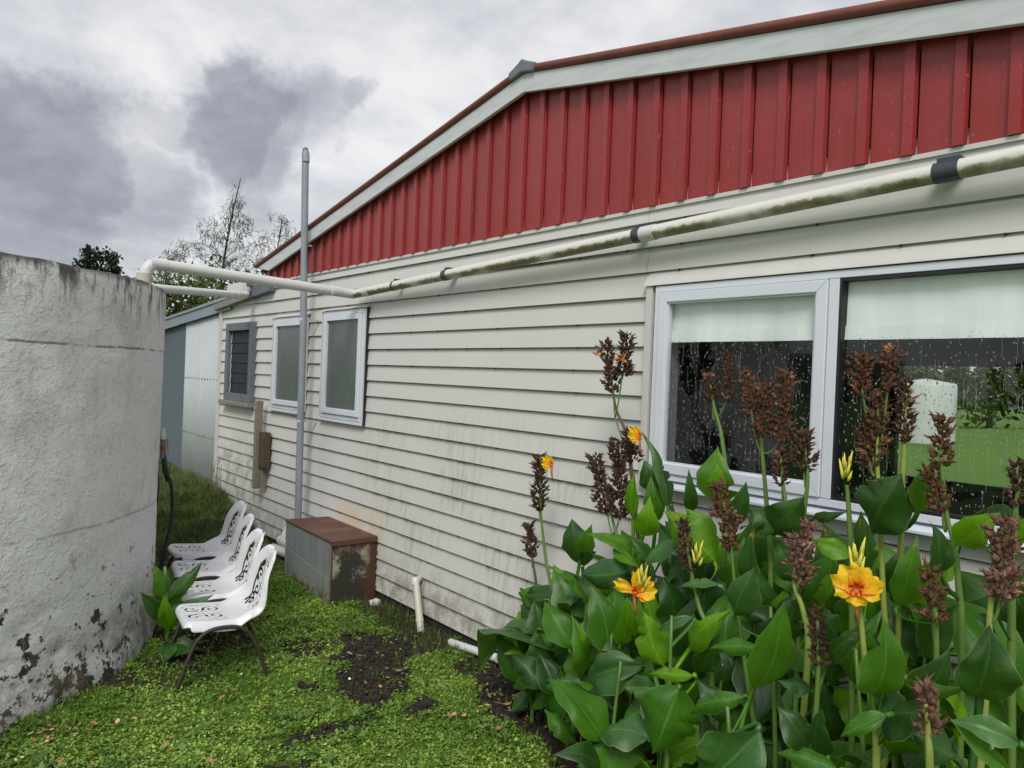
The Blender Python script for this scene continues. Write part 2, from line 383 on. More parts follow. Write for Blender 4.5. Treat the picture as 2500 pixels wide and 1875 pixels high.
m, g, b = newmat('water_drop'); b.inputs['Base Color'].default_value = (.55, .58, .62, 1); b.inputs['Roughness'].default_value = .15; b.inputs['Transmission Weight'].default_value = .75; b.inputs['IOR'].default_value = 1.33; M['drop'] = m
# leaves
def leafmat(name, c0, c1, trans, rough=.38, veinc=None):
    m, g, b = newmat(name); uv = g.xyz(g.uv()); p = g.pos()
    r = g.rnd()
    col = g.mix(r, c0, c1)
    col = g.mix(g.m('MULTIPLY', g.step(g.noise(9, 5, p, .65), .4, .66), .5), col, [x*.6 for x in c0])
    col = g.mix(g.m('MULTIPLY', g.step(g.noise(70, 4, p, .7), .5, .72), .30), col, [min(1, x*1.7) for x in c1])
    au = g.m('ABSOLUTE', g.m('SUBTRACT', uv[0], .5))
    vein = g.m('SINE', g.m('MULTIPLY', g.m('SUBTRACT', uv[1], g.m('MULTIPLY', au, .55)), 210.0))
    col = g.mix(g.m('MULTIPLY', g.step(vein, .3, 1.0), .03), col, [min(1, x*1.9) for x in c1])
    col = g.mix(g.m('MULTIPLY', g.step(au, .03, .010), .28), col, veinc or [min(1, x*2.2+.02) for x in c1])
    col = g.mix(g.m('MULTIPLY', g.step(au, .475, .5), .45), col, (.30, .36, .12))
    spt = g.m('MULTIPLY', g.step(g.noise(33, 4, p, .7), .66, .70), .7); col = g.mix(spt, col, (.16, .10, .03))
    rip = g.m('MULTIPLY', g.step(r, .62, .66), g.step(g.noise(14, 5, p, .7), .56, .68)); rip = g.m('MULTIPLY', rip, g.step(uv[1], .62, .95))
    col = g.mix(rip, col, (.42, .25, .05))
    g.put(b.inputs['Base Color'], col); g.put(b.inputs['Roughness'], g.m('ADD', rough-.10, g.m('MULTIPLY', g.noise(12, 4, p), .30))); b.inputs['Specular IOR Level'].default_value = .42
    nb = g.bump(g.m('ADD', vein, g.m('MULTIPLY', g.noise(18, 5, p), 8.0)), .11, .004); g.put(b.inputs['Normal'], nb)
    t = g.node('ShaderNodeBsdfTranslucent'); g.put(t.inputs[0], g.mix(.65, col, (.22, .46, .015)))
    mx = g.node('ShaderNodeMixShader'); mx.inputs[0].default_value = trans
    g.L.new(b.outputs[0], mx.inputs[1]); g.L.new(t.outputs[0], mx.inputs[2]); g.L.new(mx.outputs[0], g.N['Material Output'].inputs[0]); return m
M['leaf_d'] = leafmat('canna_leaf_dark', (.014, .056, .008), (.030, .100, .013), .18)
M['leaf_m'] = leafmat('canna_leaf_mid', (.033, .130, .008), (.078, .222, .013), .34)
M['leaf_b'] = leafmat('canna_leaf_young', (.105, .280, .008), (.185, .410, .012), .48)
M['leaf_g'] = leafmat('canna_leaf_bluish', (.030, .098, .022), (.062, .155, .036), .18, .34)
def stemmat(name, a, bb, rough=.5):
    return simple(name, [(x+y)/2 for x, y in zip(a, bb)], rough, 0, .3, 20, .1)
M['stem'] = simple('canna_stem', (.10, .18, .035), .45, 0, .3, 14); M['stem_y'] = simple('canna_stem_yellow', (.24, .30, .06), .45, 0, .25, 14)
M['stem_dry'] = simple('dry_stem', (.10, .06, .04), .7, 0, .4, 30)
def podmat(name, a, c2):
    m, g, b = newmat(name); p = g.pos(); c = g.mix(g.noise(42, 4, p), a, c2); c = g.mix(g.step(g.noise(17, 3, p), .58, .68), c, [min(1, x*1.9) for x in c2])
    g.put(b.inputs['Base Color'], c); b.inputs['Roughness'].default_value = .75; b.inputs['Specular IOR Level'].default_value = .25; return m
M['pod'] = podmat('dry_seed_pod', (.028, .015, .010), (.105, .055, .034)); M['pod_red'] = podmat('russet_seed_pod', (.046, .021, .012), (.165, .078, .042)); M['pod_pink'] = podmat('pinkish_seed_pod', (.075, .034, .026), (.22, .115, .085))
m, g, b = newmat('canna_petal'); uv = g.xyz(g.uv()); p = g.pos()
c = g.mix(g.step(uv[1], .60, .12), (.93, .60, .012), (.88, .27, .012)); c = g.mix(g.m('MULTIPLY', g.step(g.noise(150, 3, p), .54, .62), g.step(uv[1], .92, .30)), c, (.82, .20, .010))
c = g.mix(g.step(uv[1], .14, .04), c, (.50, .03, .005)); g.put(b.inputs['Base Color'], c); b.inputs['Roughness'].default_value = .5
t = g.node('ShaderNodeBsdfTranslucent'); g.put(t.inputs[0], c); mx = g.node('ShaderNodeMixShader'); mx.inputs[0].default_value = .35
g.L.new(b.outputs[0], mx.inputs[1]); g.L.new(t.outputs[0], mx.inputs[2]); g.L.new(mx.outputs[0], g.N['Material Output'].inputs[0]); M['petal'] = m
M['wilt'] = simple('wilted_petal', (.42, .16, .035), .7, 0, .4, 30); M['bud'] = simple('yellow_bud', (.60, .56, .075), .5, 0, .2, 30)
# ground and lawn
m, g, b = newmat('ground_soil_shade_turf'); p = g.pos(); a = g.xyz(g.attr('soil'))
soil = g.mix(g.noise(11, 6, p, .7), (.014, .010, .007), (.060, .043, .030)); soil = g.mix(g.step(g.noise(38, 4, p), .58, .68), soil, (.10, .075, .052))
turf = g.mix(g.noise(4, 5, p), (.065, .12, .018), (.14, .23, .035))
far = g.mix(g.noise(.12, 5, p), (.085, .17, .03), (.15, .25, .05))
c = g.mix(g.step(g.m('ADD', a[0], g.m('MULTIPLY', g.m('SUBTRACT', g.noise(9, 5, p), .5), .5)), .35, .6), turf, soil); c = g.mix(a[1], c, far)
g.put(b.inputs['Base Color'], c); b.inputs['Roughness'].default_value = .9; b.inputs['Specular IOR Level'].default_value = .2
g.put(b.inputs['Normal'], g.bump(g.noise(26, 6, p, .7), .9, .03)); M['ground'] = m
def foliage(name, trans=.3, rough=.5):
    m, g, b = newmat(name); c = g.attr('tint'); g.put(b.inputs['Base Color'], c); b.inputs['Roughness'].default_value = rough; b.inputs['Specular IOR Level'].default_value = .35
    t = g.node('ShaderNodeBsdfTranslucent'); g.put(t.inputs[0], c); mx = g.node('ShaderNodeMixShader'); mx.inputs[0].default_value = trans
    g.L.new(b.outputs[0], mx.inputs[1]); g.L.new(t.outputs[0], mx.inputs[2]); g.L.new(mx.outputs[0], g.N['Material Output'].inputs[0]); return m
M['turf'] = foliage('lawn_leaves', .3); M['treeleaf'] = foliage('tree_leaves', .25); M['bark'] = simple('bark', (.055, .045, .035), .9, 0, .4, 12, .4)
M['litter'] = simple('fallen_leaf', (.30, .165, .085), .7, 0, .35, 9); M['litter_pale'] = simple('pale_fallen_leaf', (.46, .30, .16), .7, 0, .3, 9); M['petal_white'] = simple('white_petal', (.75, .75, .72), .6)
M['rubble'] = simple('white_rubble', (.6, .58, .55), .8, 0, .25, 30, .4)
M['hill'] = simple('far_hill', (.05, .075, .045), 1.0, 0, .3, .05)
M['clod'] = simple('dark_clod', (.020, .014, .011), .95, 0, .5, 40, .6)

# ================================================================== ground
def gz(x, y):
    x = np.asarray(x, float); y = np.asarray(y, float)
    z = -.07+.09*sst(-1.3, -.5, x)
    z = z+.38*sst(8.9, 10.8, y)*sst(-1.9, -.25, x)*(1-sst(16, 22, y))
    near = (1-sst(9, 14, np.abs(x+2)))*(1-sst(14, 18, y))
    z = z+near*((fbm(x*2.1, y*2.1, 3)-.5)*.05+(fbm(x*9, y*9, 5)-.5)*.022)
    return z+.045*np.exp(-(((x+.62)/.38)**2+((y-5.0)/.35)**2))*(fbm(x*14, y*14, 9))*1.6
def soil_shade_mask(x, y):  # bare soil, plus shade painted beneath the chairs and along the tank
    x = np.asarray(x, float); y = np.asarray(y, float)
    n = fbm(x*3.2, y*3.2, 21)-.5; n2 = fbm(x*9, y*9, 31)-.5
    s = np.zeros_like(x)
    def blob(cx, cy, rx, ry, amt=1.0):
        d = np.sqrt(((x-cx)/rx)**2+((y-cy)/ry)**2)+n*1.1+n2*.5
        return amt*(1-sst(.75, 1.12, d))
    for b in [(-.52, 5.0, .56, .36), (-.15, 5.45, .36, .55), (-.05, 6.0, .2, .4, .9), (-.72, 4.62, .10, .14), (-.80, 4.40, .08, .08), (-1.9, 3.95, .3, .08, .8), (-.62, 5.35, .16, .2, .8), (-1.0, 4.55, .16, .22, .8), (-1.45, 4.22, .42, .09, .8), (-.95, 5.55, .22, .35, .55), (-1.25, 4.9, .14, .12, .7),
              (-.05, 4.25, .28, .5), (-1.6, 6.3, .38, .75, .62), (-1.0, 9.0, .35, .8), (-.2, 7.6, .45, .6, .5), (-1.9, 5.6, .4, .4, .5), (-.85, 4.1, .14, .12, .7)]:  # weaker patches beneath the chairs put their shade into the ground colour
        s = np.maximum(s, blob(*b))
    edge = np.interp(y, [0, 2.4, 2.9, 3.3, 3.9, 4.4], [-1.6, -1.35, -.75, -.62, -.55, -.25]); bed = sst(-.06, .08, x-edge+n*.35+n2*.15)*(1-sst(4.4, 4.7, y+n*.4)); s = np.maximum(s, bed)
    dt = np.sqrt((x+4.0)**2+(y-7.35)**2)-2.3; s = np.maximum(s, (1-sst(.02, .24, dt+n*.6))*.62)  # ring of painted shade on the ground around the tank
    return np.clip(s, 0, 1)
def axis(lo, hi, step, far):
    a = list(np.arange(lo, hi+1e-6, step)); d = step
    x = hi
    while x < far: d *= 1.28; x += d; a.append(x)
    d = step; x = lo
    while x > -far: d *= 1.28; x -= d; a.insert(0, x)
    return np.array(a)
ax = axis(-4.2, .6, .05, 700); ay = axis(2.6, 8.4, .05, 700)
GX, GY = np.meshgrid(ax, ay, indexing='ij'); GZ = gz(GX, GY)
nx, ny = GX.shape
V = np.stack([GX, GY, GZ], -1).reshape(-1, 3)
F = [(i*ny+j, (i+1)*ny+j, (i+1)*ny+j+1, i*ny+j+1) for i in range(nx-1) for j in range(ny-1)]
me = mesh(V, F, True, M['ground'], name='ground')
ca = me.color_attributes.new('soil', 'FLOAT_COLOR', 'POINT'); cc = np.ones((len(V), 4), np.float32)
cc[:, 0] = soil_shade_mask(GX, GY).ravel(); cc[:, 1] = sst(9, 16, np.sqrt((GX+2)**2+(GY-6)**2)).ravel(); cc[:, 2] = 0; ca.data.foreach_set('color', cc.ravel())  # red channel: bare soil and the painted ground shade
tag(link('ground', me), kind='structure')
# far hills
hv = []; hf = []
for i in range(61):
    a = R(-65+i*2.6); h = 6+9*fbm(i*.19+3, .5, 4)+3*math.sin(i*.33)
    for rr, zz in ((170, -3.0), (215, h*.62), (270, h*1.15), (330, -3.0)): hv.append((rr*math.sin(a), rr*math.cos(a), zz))
for i in range(60):
    for k in range(3): hf.append((i*4+k, (i+1)*4+k, (i+1)*4+k+1, i*4+k+1))
tag(link('hills', mesh(hv, hf, True, M['hill'], name='hills')), kind='structure')

# ================================================================== house
PITCH = .1475; Z0 = .11; ZR = 3.15
RY, SL = 4.26, .18                      # ridge position along the wall, roof slope
YN, YF = -1.0, 10.88                    # near and far end of the wall
def rake(y, top): return top-SL*abs(y-RY)
def leanto(y): return 2.885+(10.915-y)*.0735
house = empty('weatherboard_house', (0, 0, 0)); tag(house, 'cream weatherboard house with red ribbed gable and pale barge boards', 'house')
WIN = {'big': (.18, 3.035, 1.545, 2.672), 'bath': (6.625, 7.535, 1.62, 2.715), 'mid': (7.99, 8.905, 1.64, 2.695), 'louvre': (9.55, 10.55, 1.655, 2.68)}
wallp = empty('boarded_wall'); wallp.parent = house
def clip(poly, f):       # keep f(y,z)>=0
    out = []
    for i in range(len(poly)):
        a, b2 = poly[i], poly[(i+1) % len(poly)]; fa, fb = f(*a), f(*b2)
        if fa >= 0: out.append(a)
        if (fa >= 0) != (fb >= 0):
            t = fa/(fa-fb); out.append((a[0]+(b2[0]-a[0])*t, a[1]+(b2[1]-a[1])*t))
    return out
def board(y0, y1, z0, z1, zb, jit):
    poly = [(y0, z0), (y1, z0), (y1, z1), (y0, z1)]
    if y1 > 9.05:
        poly = clip(poly, lambda y, z: (leanto(y)+.03 if y > 9.05 else 9)-z)
    if len(poly) < 3: return
    if len(poly) == 4 and z0 == zb and z1 >= zb+PITCH and y1 < 9.06:      # full board: lapped face with a shadow groove under the board above
        zt2 = zb+PITCH; pf = [(.0, z0), (.021, zt2-.011), (.034, zt2-.009), (.034, z1), (.044, z1), (.044, zt2-.02), (.012, z0)]
        MB().prism([(x+jit, y0, z) for x, z in pf], [(x+jit, y1, z) for x, z in pf]).build('weatherboard', M['board'], wallp); return
    A = [(.023*(z-zb)/PITCH+jit, y, z) for y, z in poly]; B = [(.023*(z-zb)/PITCH+jit+.012, y, z) for y, z in poly]
    MB().prism(A, B).build('weatherboard', M['board'], wallp)
rows = int(round((ZR+.12-Z0)/PITCH))
cuts = list(WIN.values())
JOINTS = {}
for r in range(rows):
    z0 = Z0+r*PITCH; z1 = z0+PITCH+.022; zt = z0+PITCH
    j = [3.115] if r >= 17 and r % 2 == 0 else []
    j += ([6.56] if r % 4 in (2, 3) or r > 17 else [7.72]) if r not in (4, 9) else [5.1]
    j += [9.02] if r % 3 != 1 else [8.72]
    edges = sorted(set([YN, YF]+[q for q in j]+[c[0] for c in cuts]+[c[1] for c in cuts]))
    # merge: build per segment, cutting around the openings
    segs = []
    for a, b2 in zip(edges[:-1], edges[1:]):
        mid = (a+b2)/2; lo, hi = z0, z1
        w = [c for c in cuts if c[0] <= mid <= c[1]]
        if w:
            c = w[0]
            if zt <= c[2] or z0 >= c[3]: pass
            elif z0 >= c[2] and zt <= c[3]: continue
            elif z0 < c[2] < zt: hi = c[2]-.002
            else: lo = c[3]+.002
        if segs and abs(segs[-1][1]-a) < 1e-6 and segs[-1][2:] == (lo, hi) and a not in j: segs[-1] = (segs[-1][0], b2, lo, hi)
        else: segs.append((a, b2, lo, hi))
    for a, b2, lo, hi in segs:
        board(a+(.0015 if a in j else 0), b2-(.0015 if b2 in j else 0), lo, hi, z0, random.uniform(-.0012, .0012))
# nail heads
nb_ = MB()
for r in range(rows):
    z0 = Z0+r*PITCH
    for k in range(26):
        y = .35+k*.42+(.21 if r % 2 else 0)*0+random.uniform(-.03, .03)
        if any(c[0]-.05 < y < c[1]+.05 and c[2]-.05 < z0 < c[3]+.02 for c in cuts) or y > 10.7 or random.random() < .4: continue
        if y > 9 and z0 > leanto(y)-.05: continue
        nb_.add([(.001, y-.004, z0+.001), (.001, y+.004, z0+.001), (.001, y+.003, z0-.009), (.001, y-.003, z0-.009), (.014, y-.004, z0+.002), (.014, y+.004, z0+.002), (.014, y+.003, z0-.011), (.014, y-.003, z0-.011)],
                [(0, 3, 2, 1), (0, 1, 5, 4), (1, 2, 6, 5), (2, 3, 7, 6), (3, 0, 4, 7)])
o = nb_.build('nail_heads', M['blackseal'], wallp); o['kind'] = 'stuff'
# wall core behind the boards with the openings left free
ys = sorted(set([YN, YF]+[c[0] for c in cuts]+[c[1] for c in cuts])); core = MB()
for a, b2 in zip(ys[:-1], ys[1:]):
    w = [c for c in cuts if c[0] <= (a+b2)/2 <= c[1]]; top = 3.1 if b2 < 9.2 else 2.86
    if w: core.box(.048, .13, a, b2, -.15, w[0][2]-.004); core.box(.048, .13, a, b2, w[0][3]+.004, top)
    else: core.box(.048, .13, a, b2, -.15, top)
core.build('wall_core', M['interior_dark'], house)
MB().prism([(.05, 0-1, 3.09), (.05, 9.25, 3.09), (.05, 9.25, rake(9.25, 4.1)), (.05, RY, 4.1), (.05, -1, rake(-1, 4.1))], [(.13, -1, 3.09), (.13, 9.25, 3.09), (.13, 9.25, rake(9.25, 4.1)), (.13, RY, 4.1), (.13, -1, rake(-1, 4.1))]).build('gable_core', M['interior_dark'], house)
# footing strip below the boards
MB().box(.022, .05, YN, YF, -.3, Z0+.01).build('footing', M['clod'], house)
# corner board
MB().box(-.012, .03, 10.885, 10.99, .2, 2.90).build('corner_board', M['facing'], house, bevel=.003)
# other faces of the house, floor, ceiling, partition
shell = empty('house_shell'); shell.parent = house
bx = 3.72
MB().box(bx-.1, bx, -1, .9, -.1, 3.1).build('back_wall_panel', M['interior'], shell); MB().box(bx-.1, bx, 3.36, 10.9, -.1, 3.1).build('back_wall_panel', M['interior'], shell)
MB().box(bx-.1, bx, .9, 3.36, -.1, 1.33).build('back_wall_panel', M['interior'], shell); MB().box(bx-.1, bx, .9, 3.36, 2.40, 3.1).build('back_wall_panel', M['interior_dark'], shell)
MB().box(.13, bx-.1, -1, -.9, -.1, 3.1).build('end_wall', M['interior_dark'], shell); MB().box(.13, bx-.1, 10.8, 10.9, -.1, 2.8).build('end_wall', M['interior_dark'], shell)
MB().box(.13, bx-.1, 4.6, 4.7, -.1, 3.1).build('partition', M['interior_dark'], shell)
MB().box(.13, bx-.1, -.9, 10.8, .38, .45).build('floor_slab', M['interior_dark'], shell); MB().box(.13, bx-.1, -.9, 10.8, 2.74, 2.80).build('ceiling_panel', M['interior_dark'], shell)
for (y0, y1, z0, z1) in ((.9, 3.36, 1.33, 1.37), (.9, 3.36, 2.36, 2.40), (.9, .95, 1.37, 2.36), (3.30, 3.36, 1.37, 2.36), (1.55, 1.60, 1.37, 2.36)):
    MB().box(bx-.09, bx-.03, y0, y1, z0, z1).build('far_window_bar', M['blackseal'], shell)
MB().box(bx-.062, bx-.058, .95, 3.30, 1.37, 2.36).build('far_pane', M['far_glass'], shell)
MB().box(2.6, 3.3, .6, 3.2, 1.02, 1.06).build('bench_top', M['interior'], shell); MB().box(2.65, 3.3, .7, 3.1, .45, 1.02).build('bench_base', M['interior_dark'], shell)
# roof
roof = empty('gable_roof'); roof.parent = house
RT = 4.285
for sgn, yend in ((1, 9.42), (-1, -.98)):
    pts = [RY, yend]
    def ring(x): return [(x, RY, RT), (x, yend, rake(yend, RT)), (x, yend, rake(yend, RT)-.03), (x, RY, RT-.03)]
    MB().prism(ring(-.10), ring(4.2)).build('roof_sheet', M['roof'], roof)
    # barge board
    yb = 9.02 if sgn > 0 else -.9
    yb2 = 9.36 if sgn > 0 else -.9
    y_in = RY+.002*sgn
    A = [(-.082, y_in, 4.117), (-.082, yb, rake(yb, 4.117)), (-.082, yb2, rake(yb2, 4.246)), (-.082, y_in, 4.246)]
    o = MB().prism(A, [(-.052, y, z) for _, y, z in A]).build('barge_board', M['fascia'], house, bevel=.003)
    # soffit lining behind the barge board
    A = [(-.052, y_in, 4.19), (-.052, yb2, rake(yb2, 4.19)), (-.052, yb2, rake(yb2, 4.20)), (-.052, y_in, 4.20)]
    MB().prism(A, [(.05, y, z) for _, y, z in A]).build('soffit', M['soffit'], house)
    # rolled barge capping
    q = [(-.082, RY+.07*sgn+(yend-RY-.07*sgn)*t, rake(RY+.07*sgn+(yend-RY-.07*sgn)*t, 4.276)) for t in np.linspace(0, 1, 12)]
    autosmooth(MB().tube(q, .027, 14).build('barge_capping', M['rust_roll'], roof), 50)
# ridge cap at the gable
A = [(-.115, RY-.15, rake(RY-.15, 4.305)), (-.115, RY-.04, 4.322), (-.115, RY, 4.345), (-.115, RY+.04, 4.322), (-.115, RY+.15, rake(RY+.15, 4.305)), (-.115, RY+.13, rake(RY+.15, 4.25)), (-.115, RY, 4.250), (-.115, RY-.13, rake(RY-.15, 4.25))]
B = [(4.2, y, z) for _, y, z in A]
MB().prism(A, B).build('ridge_cap', M['lead'], roof, bevel=.01)
# red ribbed gable cladding, one sheet module at a time
clad = empty('gable_cladding'); clad.parent = house
RIB = .2095; y = 1.372-RIB*9; k = 0
def under(y): return rake(y, 4.175)
while y < 9.16:
    # near edge of rib at y: dark near-side face, rib of 27 mm to the far side, then pan
    yy = [y, y+.006, y+.052, y+.060, y+RIB-.008]; xx = [.006, -.019, -.019, .004, .006]
    Vv = []; n = len(yy); ok = True
    zt_ = [min(under(min(max(q, -5), 9.3)), 9) for q in yy]
    if max(zt_) > ZR+.02:
        zb = ZR+random.uniform(-.002, .004)
        for q, xq, zt2 in zip(yy, xx, zt_): Vv += [(xq, q, zb), (xq, q, max(zt2, zb+.002))]
        Vv += [(xq+.002, q, zq) for (xq, q, zq) in Vv]
        F = []
        h = 2*n
        for i in range(n-1):
            a = 2*i; F += [(a, a+1, a+3, a+2), (h+a, h+a+2, h+a+3, h+a+1), (a, a+2, h+a+2, h+a), (a+1, h+a+1, h+a+3, a+3)]
        F += [(0, h, h+1, 1), (2*n-2, 2*n-1, h+2*n-1, h+2*n-2)]
        link('cladding_panel', mesh(Vv, F, False, M['red'], name='cladding_panel'), clad)
    y += RIB
# drip flashing below the cladding
MB().box(-.006, .02, YN, 9.2, ZR-.022, ZR-.001).build('drip_flashing', M['facing'], house)
# ---------------------------------------------------------------- lean-to end with its own barge
def sl(y0, y1, h0, h1, x0, x1):
    A = [(x0, y0, leanto(y0)+h0), (x0, y1, leanto(y1)+h0), (x0, y1, leanto(y1)+h1), (x0, y0, leanto(y0)+h1)]; return MB().prism(A, [(x1, y, z) for _, y, z in A])
sl(9.00, 9.70, -.005, .135, -.07, .03).build('lean_to_fascia', M['slate'], house, bevel=.004)
sl(9.703, 11.03, .0, .085, -.075, .03).build('lean_to_barge', M['lichen'], house, bevel=.004)
sl(9.0, 11.0, .088, .105, -.03, 4.0).build('lean_to_roof', M['flash'], house)
MB().box(.03, .12, 9.0, 9.4, 2.8, 3.3).build('end_gusset', M['soffit'], house)

# ---------------------------------------------------------------- windows
def frame_ring(y0, y1, z0, z1, w, x0, x1):
    """mitred rectangular frame"""
    mb = MB()
    o = [(y0, z0), (y1, z0), (y1, z1), (y0, z1)]; i = [(y0+w, z0+w), (y1-w, z0+w), (y1-w, z1-w), (y0+w, z1-w)]
    for k in range(4):
        a, b2, c, d = o[k], o[(k+1) % 4], i[(k+1) % 4], i[k]
        mb.prism([(x0, *a), (x0, *b2), (x0, *c), (x0, *d)], [(x1, *a), (x1, *b2), (x1, *c), (x1, *d)])
    return mb
def drops(pane_x, y0, y1, z0, z1, n, ns, name='raindrops', parent=None):
    V = []; F = []
    for k in range(n):
        cy, cz = random.uniform(y0, y1), random.uniform(z0, z1); r = random.uniform(.0016, .0038)*(1.4 if random.random() < .1 else 1); el = random.uniform(1, 1.8); b0 = len(V)
        for q in range(6): w = q*math.pi/3; V.append((pane_x, cy+r*math.cos(w), cz+r*el*math.sin(w)))
        V.append((pane_x-r*.7, cy, cz-r*.2)); F += [(b0+q, b0+6, b0+(q+1) % 6) for q in range(6)]
    for k in range(ns):
        cy, cz = random.uniform(y0, y1), random.uniform(z0+.05, z1); L = random.uniform(.02, .14); r = random.uniform(.0004, .0009); b0 = len(V); m_ = 5
        for q in range(m_+1):
            yy = cy+random.uniform(-.002, .002); zz = max(z0, cz-L*q/m_); V += [(pane_x, yy-r, zz), (pane_x-r*1.2, yy, zz), (pane_x, yy+r, zz)]
        for q in range(m_):
            a = b0+q*3; F += [(a, a+1, a+4, a+3), (a+1, a+2, a+5, a+4)]
    o = link(name, mesh(V, F, True, M['drop'], name=name), parent); o['kind'] = 'stuff'; return o
# big window
y0, y1, z0, z1 = WIN['big']
bw = empty('picture_window'); bw.parent = house
frame_ring(y0+.002, y1-.024, z0+.012, z1-.004, .036, -.030, .060).build('outer_frame', M['frame'], bw, bevel=.003)
MB().box(-.032, .058, 1.885, 1.935, z0+.05, z1-.042).build('mullion', M['frame'], bw, bevel=.003)
sash = frame_ring(1.938, 2.972, z0+.051, z1-.043, .058, -.042, .02).build('sash', M['frame'], bw, bevel=.004)
frame_ring(1.996, 2.915, z0+.108, z1-.100, .010, -.030, .0).build('glazing_bead', M['frame'], bw)
frame_ring(.22, 1.883, z0+.051, z1-.043, .012, -.028, .03).build('glazing_seal', M['blackseal'], bw)
MB().box(-.012, -.007, 2.003, 2.905, z0+.115, z1-.107).build('pane', M['glass'], bw); MB().box(.0, .005, .23, 1.872, z0+.062, z1-.054).build('pane', M['glass'], bw)
drops(-.0125, 2.0, 2.90, z0+.12, z1-.32, 900, 120, parent=bw); drops(-.0005, .24, 1.868, z0+.07, z1-.30, 1500, 200, parent=bw)
MB().box(-.028, .0, 3.037, 3.085, 1.50, 2.674).build('facing_board', M['facing'], bw, bevel=.002)
MB().prism([(-.040, .0, 2.674), (-.040, 3.10, 2.674), (-.036, 3.10, 2.684), (-.036, .0, 2.684)], [(.02, .0, 2.690), (.02, 3.10, 2.690), (.02, 3.10, 2.76), (.02, .0, 2.76)]).build('head_flashing', M['facing'], bw)
A = [(-.070, y0, 1.512), (-.070, y0, 1.526), (.02, y0, 1.553), (.02, y0, 1.512)]
MB().prism([(x, .16, z) for x, _, z in A], [(x, 3.03, z) for x, _, z in A]).build('sill', M['frame'], bw, bevel=.002)
# roman blind: flat cloth with a lower fold
bl = MB()
for (za, zb, xa) in ((2.405, 2.64, .030), (2.345, 2.41, .018)):
    N = 40
    for i in range(N):
        ya, yb = .22+2.72*i/N, .22+2.72*(i+1)/N; f1 = .006*math.sin(ya*9)+.004*math.sin(ya*23); f2 = .006*math.sin(yb*9)+.004*math.sin(yb*23)
        bl.add([(xa+f1*.3, ya, zb), (xa+f2*.3, yb, zb), (xa+f2, yb, za), (xa+f1, ya, za)], [(0, 1, 2, 3)])
bl.build('blind', M['blind'], bw, True)
MB().box(.115, .125, .2, 2.96, 2.60, 2.66).build('blind_rail', M['interior'], bw)
MB().box(.064, .125, 2.945, 3.01, 1.6, 2.66).build('jamb_lining', M['interior'], bw)
# two obscure-glass sashes
for key, nm in (('bath', 'bathroom_window'), ('mid', 'narrow_window')):
    y0, y1, z0, z1 = WIN[key]; w = empty(nm); w.parent = house
    frame_ring(y0+.002, y1-.002, z0+.002, z1-.002, .040, -.024, .05).build('outer_frame', M['frame'], w, bevel=.003)
    frame_ring(y0+.046, y1-.046, z0+.046, z1-.046, .058, -.042, .02).build('sash', M['frame'], w, bevel=.004)
    MB().box(-.014, -.006, y0+.10, y1-.10, z0+.10, z1-.10).build('pane', M['obscure'], w)
    MB().prism([(-.040, y0-.05, z1+.002), (-.040, y1+.05, z1+.002), (-.038, y1+.05, z1+.010), (-.038, y0-.05, z1+.010)], [(.016, y0-.05, z1+.012), (.016, y1+.05, z1+.012), (.016, y1+.05, z1+.03), (.016, y0-.05, z1+.03)]).build('head_flashing', M['facing'], w)
    MB().box(-.022, .0, y0-.030, y0-.001, z0-.03, z1).build('facing_board', M['facing'], w); MB().box(-.022, .0, y1+.001, y1+.045, z0-.03, z1).build('facing_board', M['facing'], w)
    MB().box(-.030, .01, y0-.03, y1+.04, z0-.032, z0-.002).build('sill', M['frame'], w)
    if key == 'bath':
        MB().box(-.020, .0, y0-.0455, y0-.032, z0-.03, z1+.01).build('side_gap', M['blackseal'], w)
        drops(-.0145, y0+.12, y1-.25, z0+.12, z1-.40, 160, 10, parent=w)
        cv = [(-.0055, y0+.11, z0+.30), (-.0055, y0+.11, z1-.12), (-.0055, y1-.36, z1-.12), (-.0055, y1-.40, z1-.45), (-.0055, y0+.20, z0+.36)]
# louvre window in old timber frame
y0, y1, z0, z1 = WIN['louvre']; w = empty('louvre_window'); w.parent = house
frame_ring(y0+.003, y1-.003, z0+.003, z1-.003, .10, -.055, .03).build('timber_frame', M['darkwood'], w, bevel=.004)
frame_ring(y0+.10, y1-.10, z0+.10, z1-.10, .02, .03, .12).build('inner_frame', M['darkwood'], w)
nl = 6; hz = (z1-z0-.24)/nl
for i in range(nl):
    za = z0+.12+i*hz; A = [(-.012, y0+.125, za-.012), (-.007, y0+.125, za-.013), (.006, y0+.125, za+hz+.006), (.001, y0+.125, za+hz+.007)]
    MB().prism(A, [(x, y1-.125, z) for x, _, z in A]).build('louvre_blade', M['louvre'], w)
    MB().prism([(x-.004, y1-.122, z) for x, _, z in A], [(x-.004, y1-.112, z) for x, _, z in A]).build('blade_clip', M['frame'], w)
MB().box(-.095, .02, y0-.02, y1+.09, z0-.055, z0+.001).build('sill', M['lichen'], w, bevel=.006)
MB().box(.12, .125, y0+.1, y1-.1, z0+.1, z1-.1).build('backing', M['interior_dark'], w)

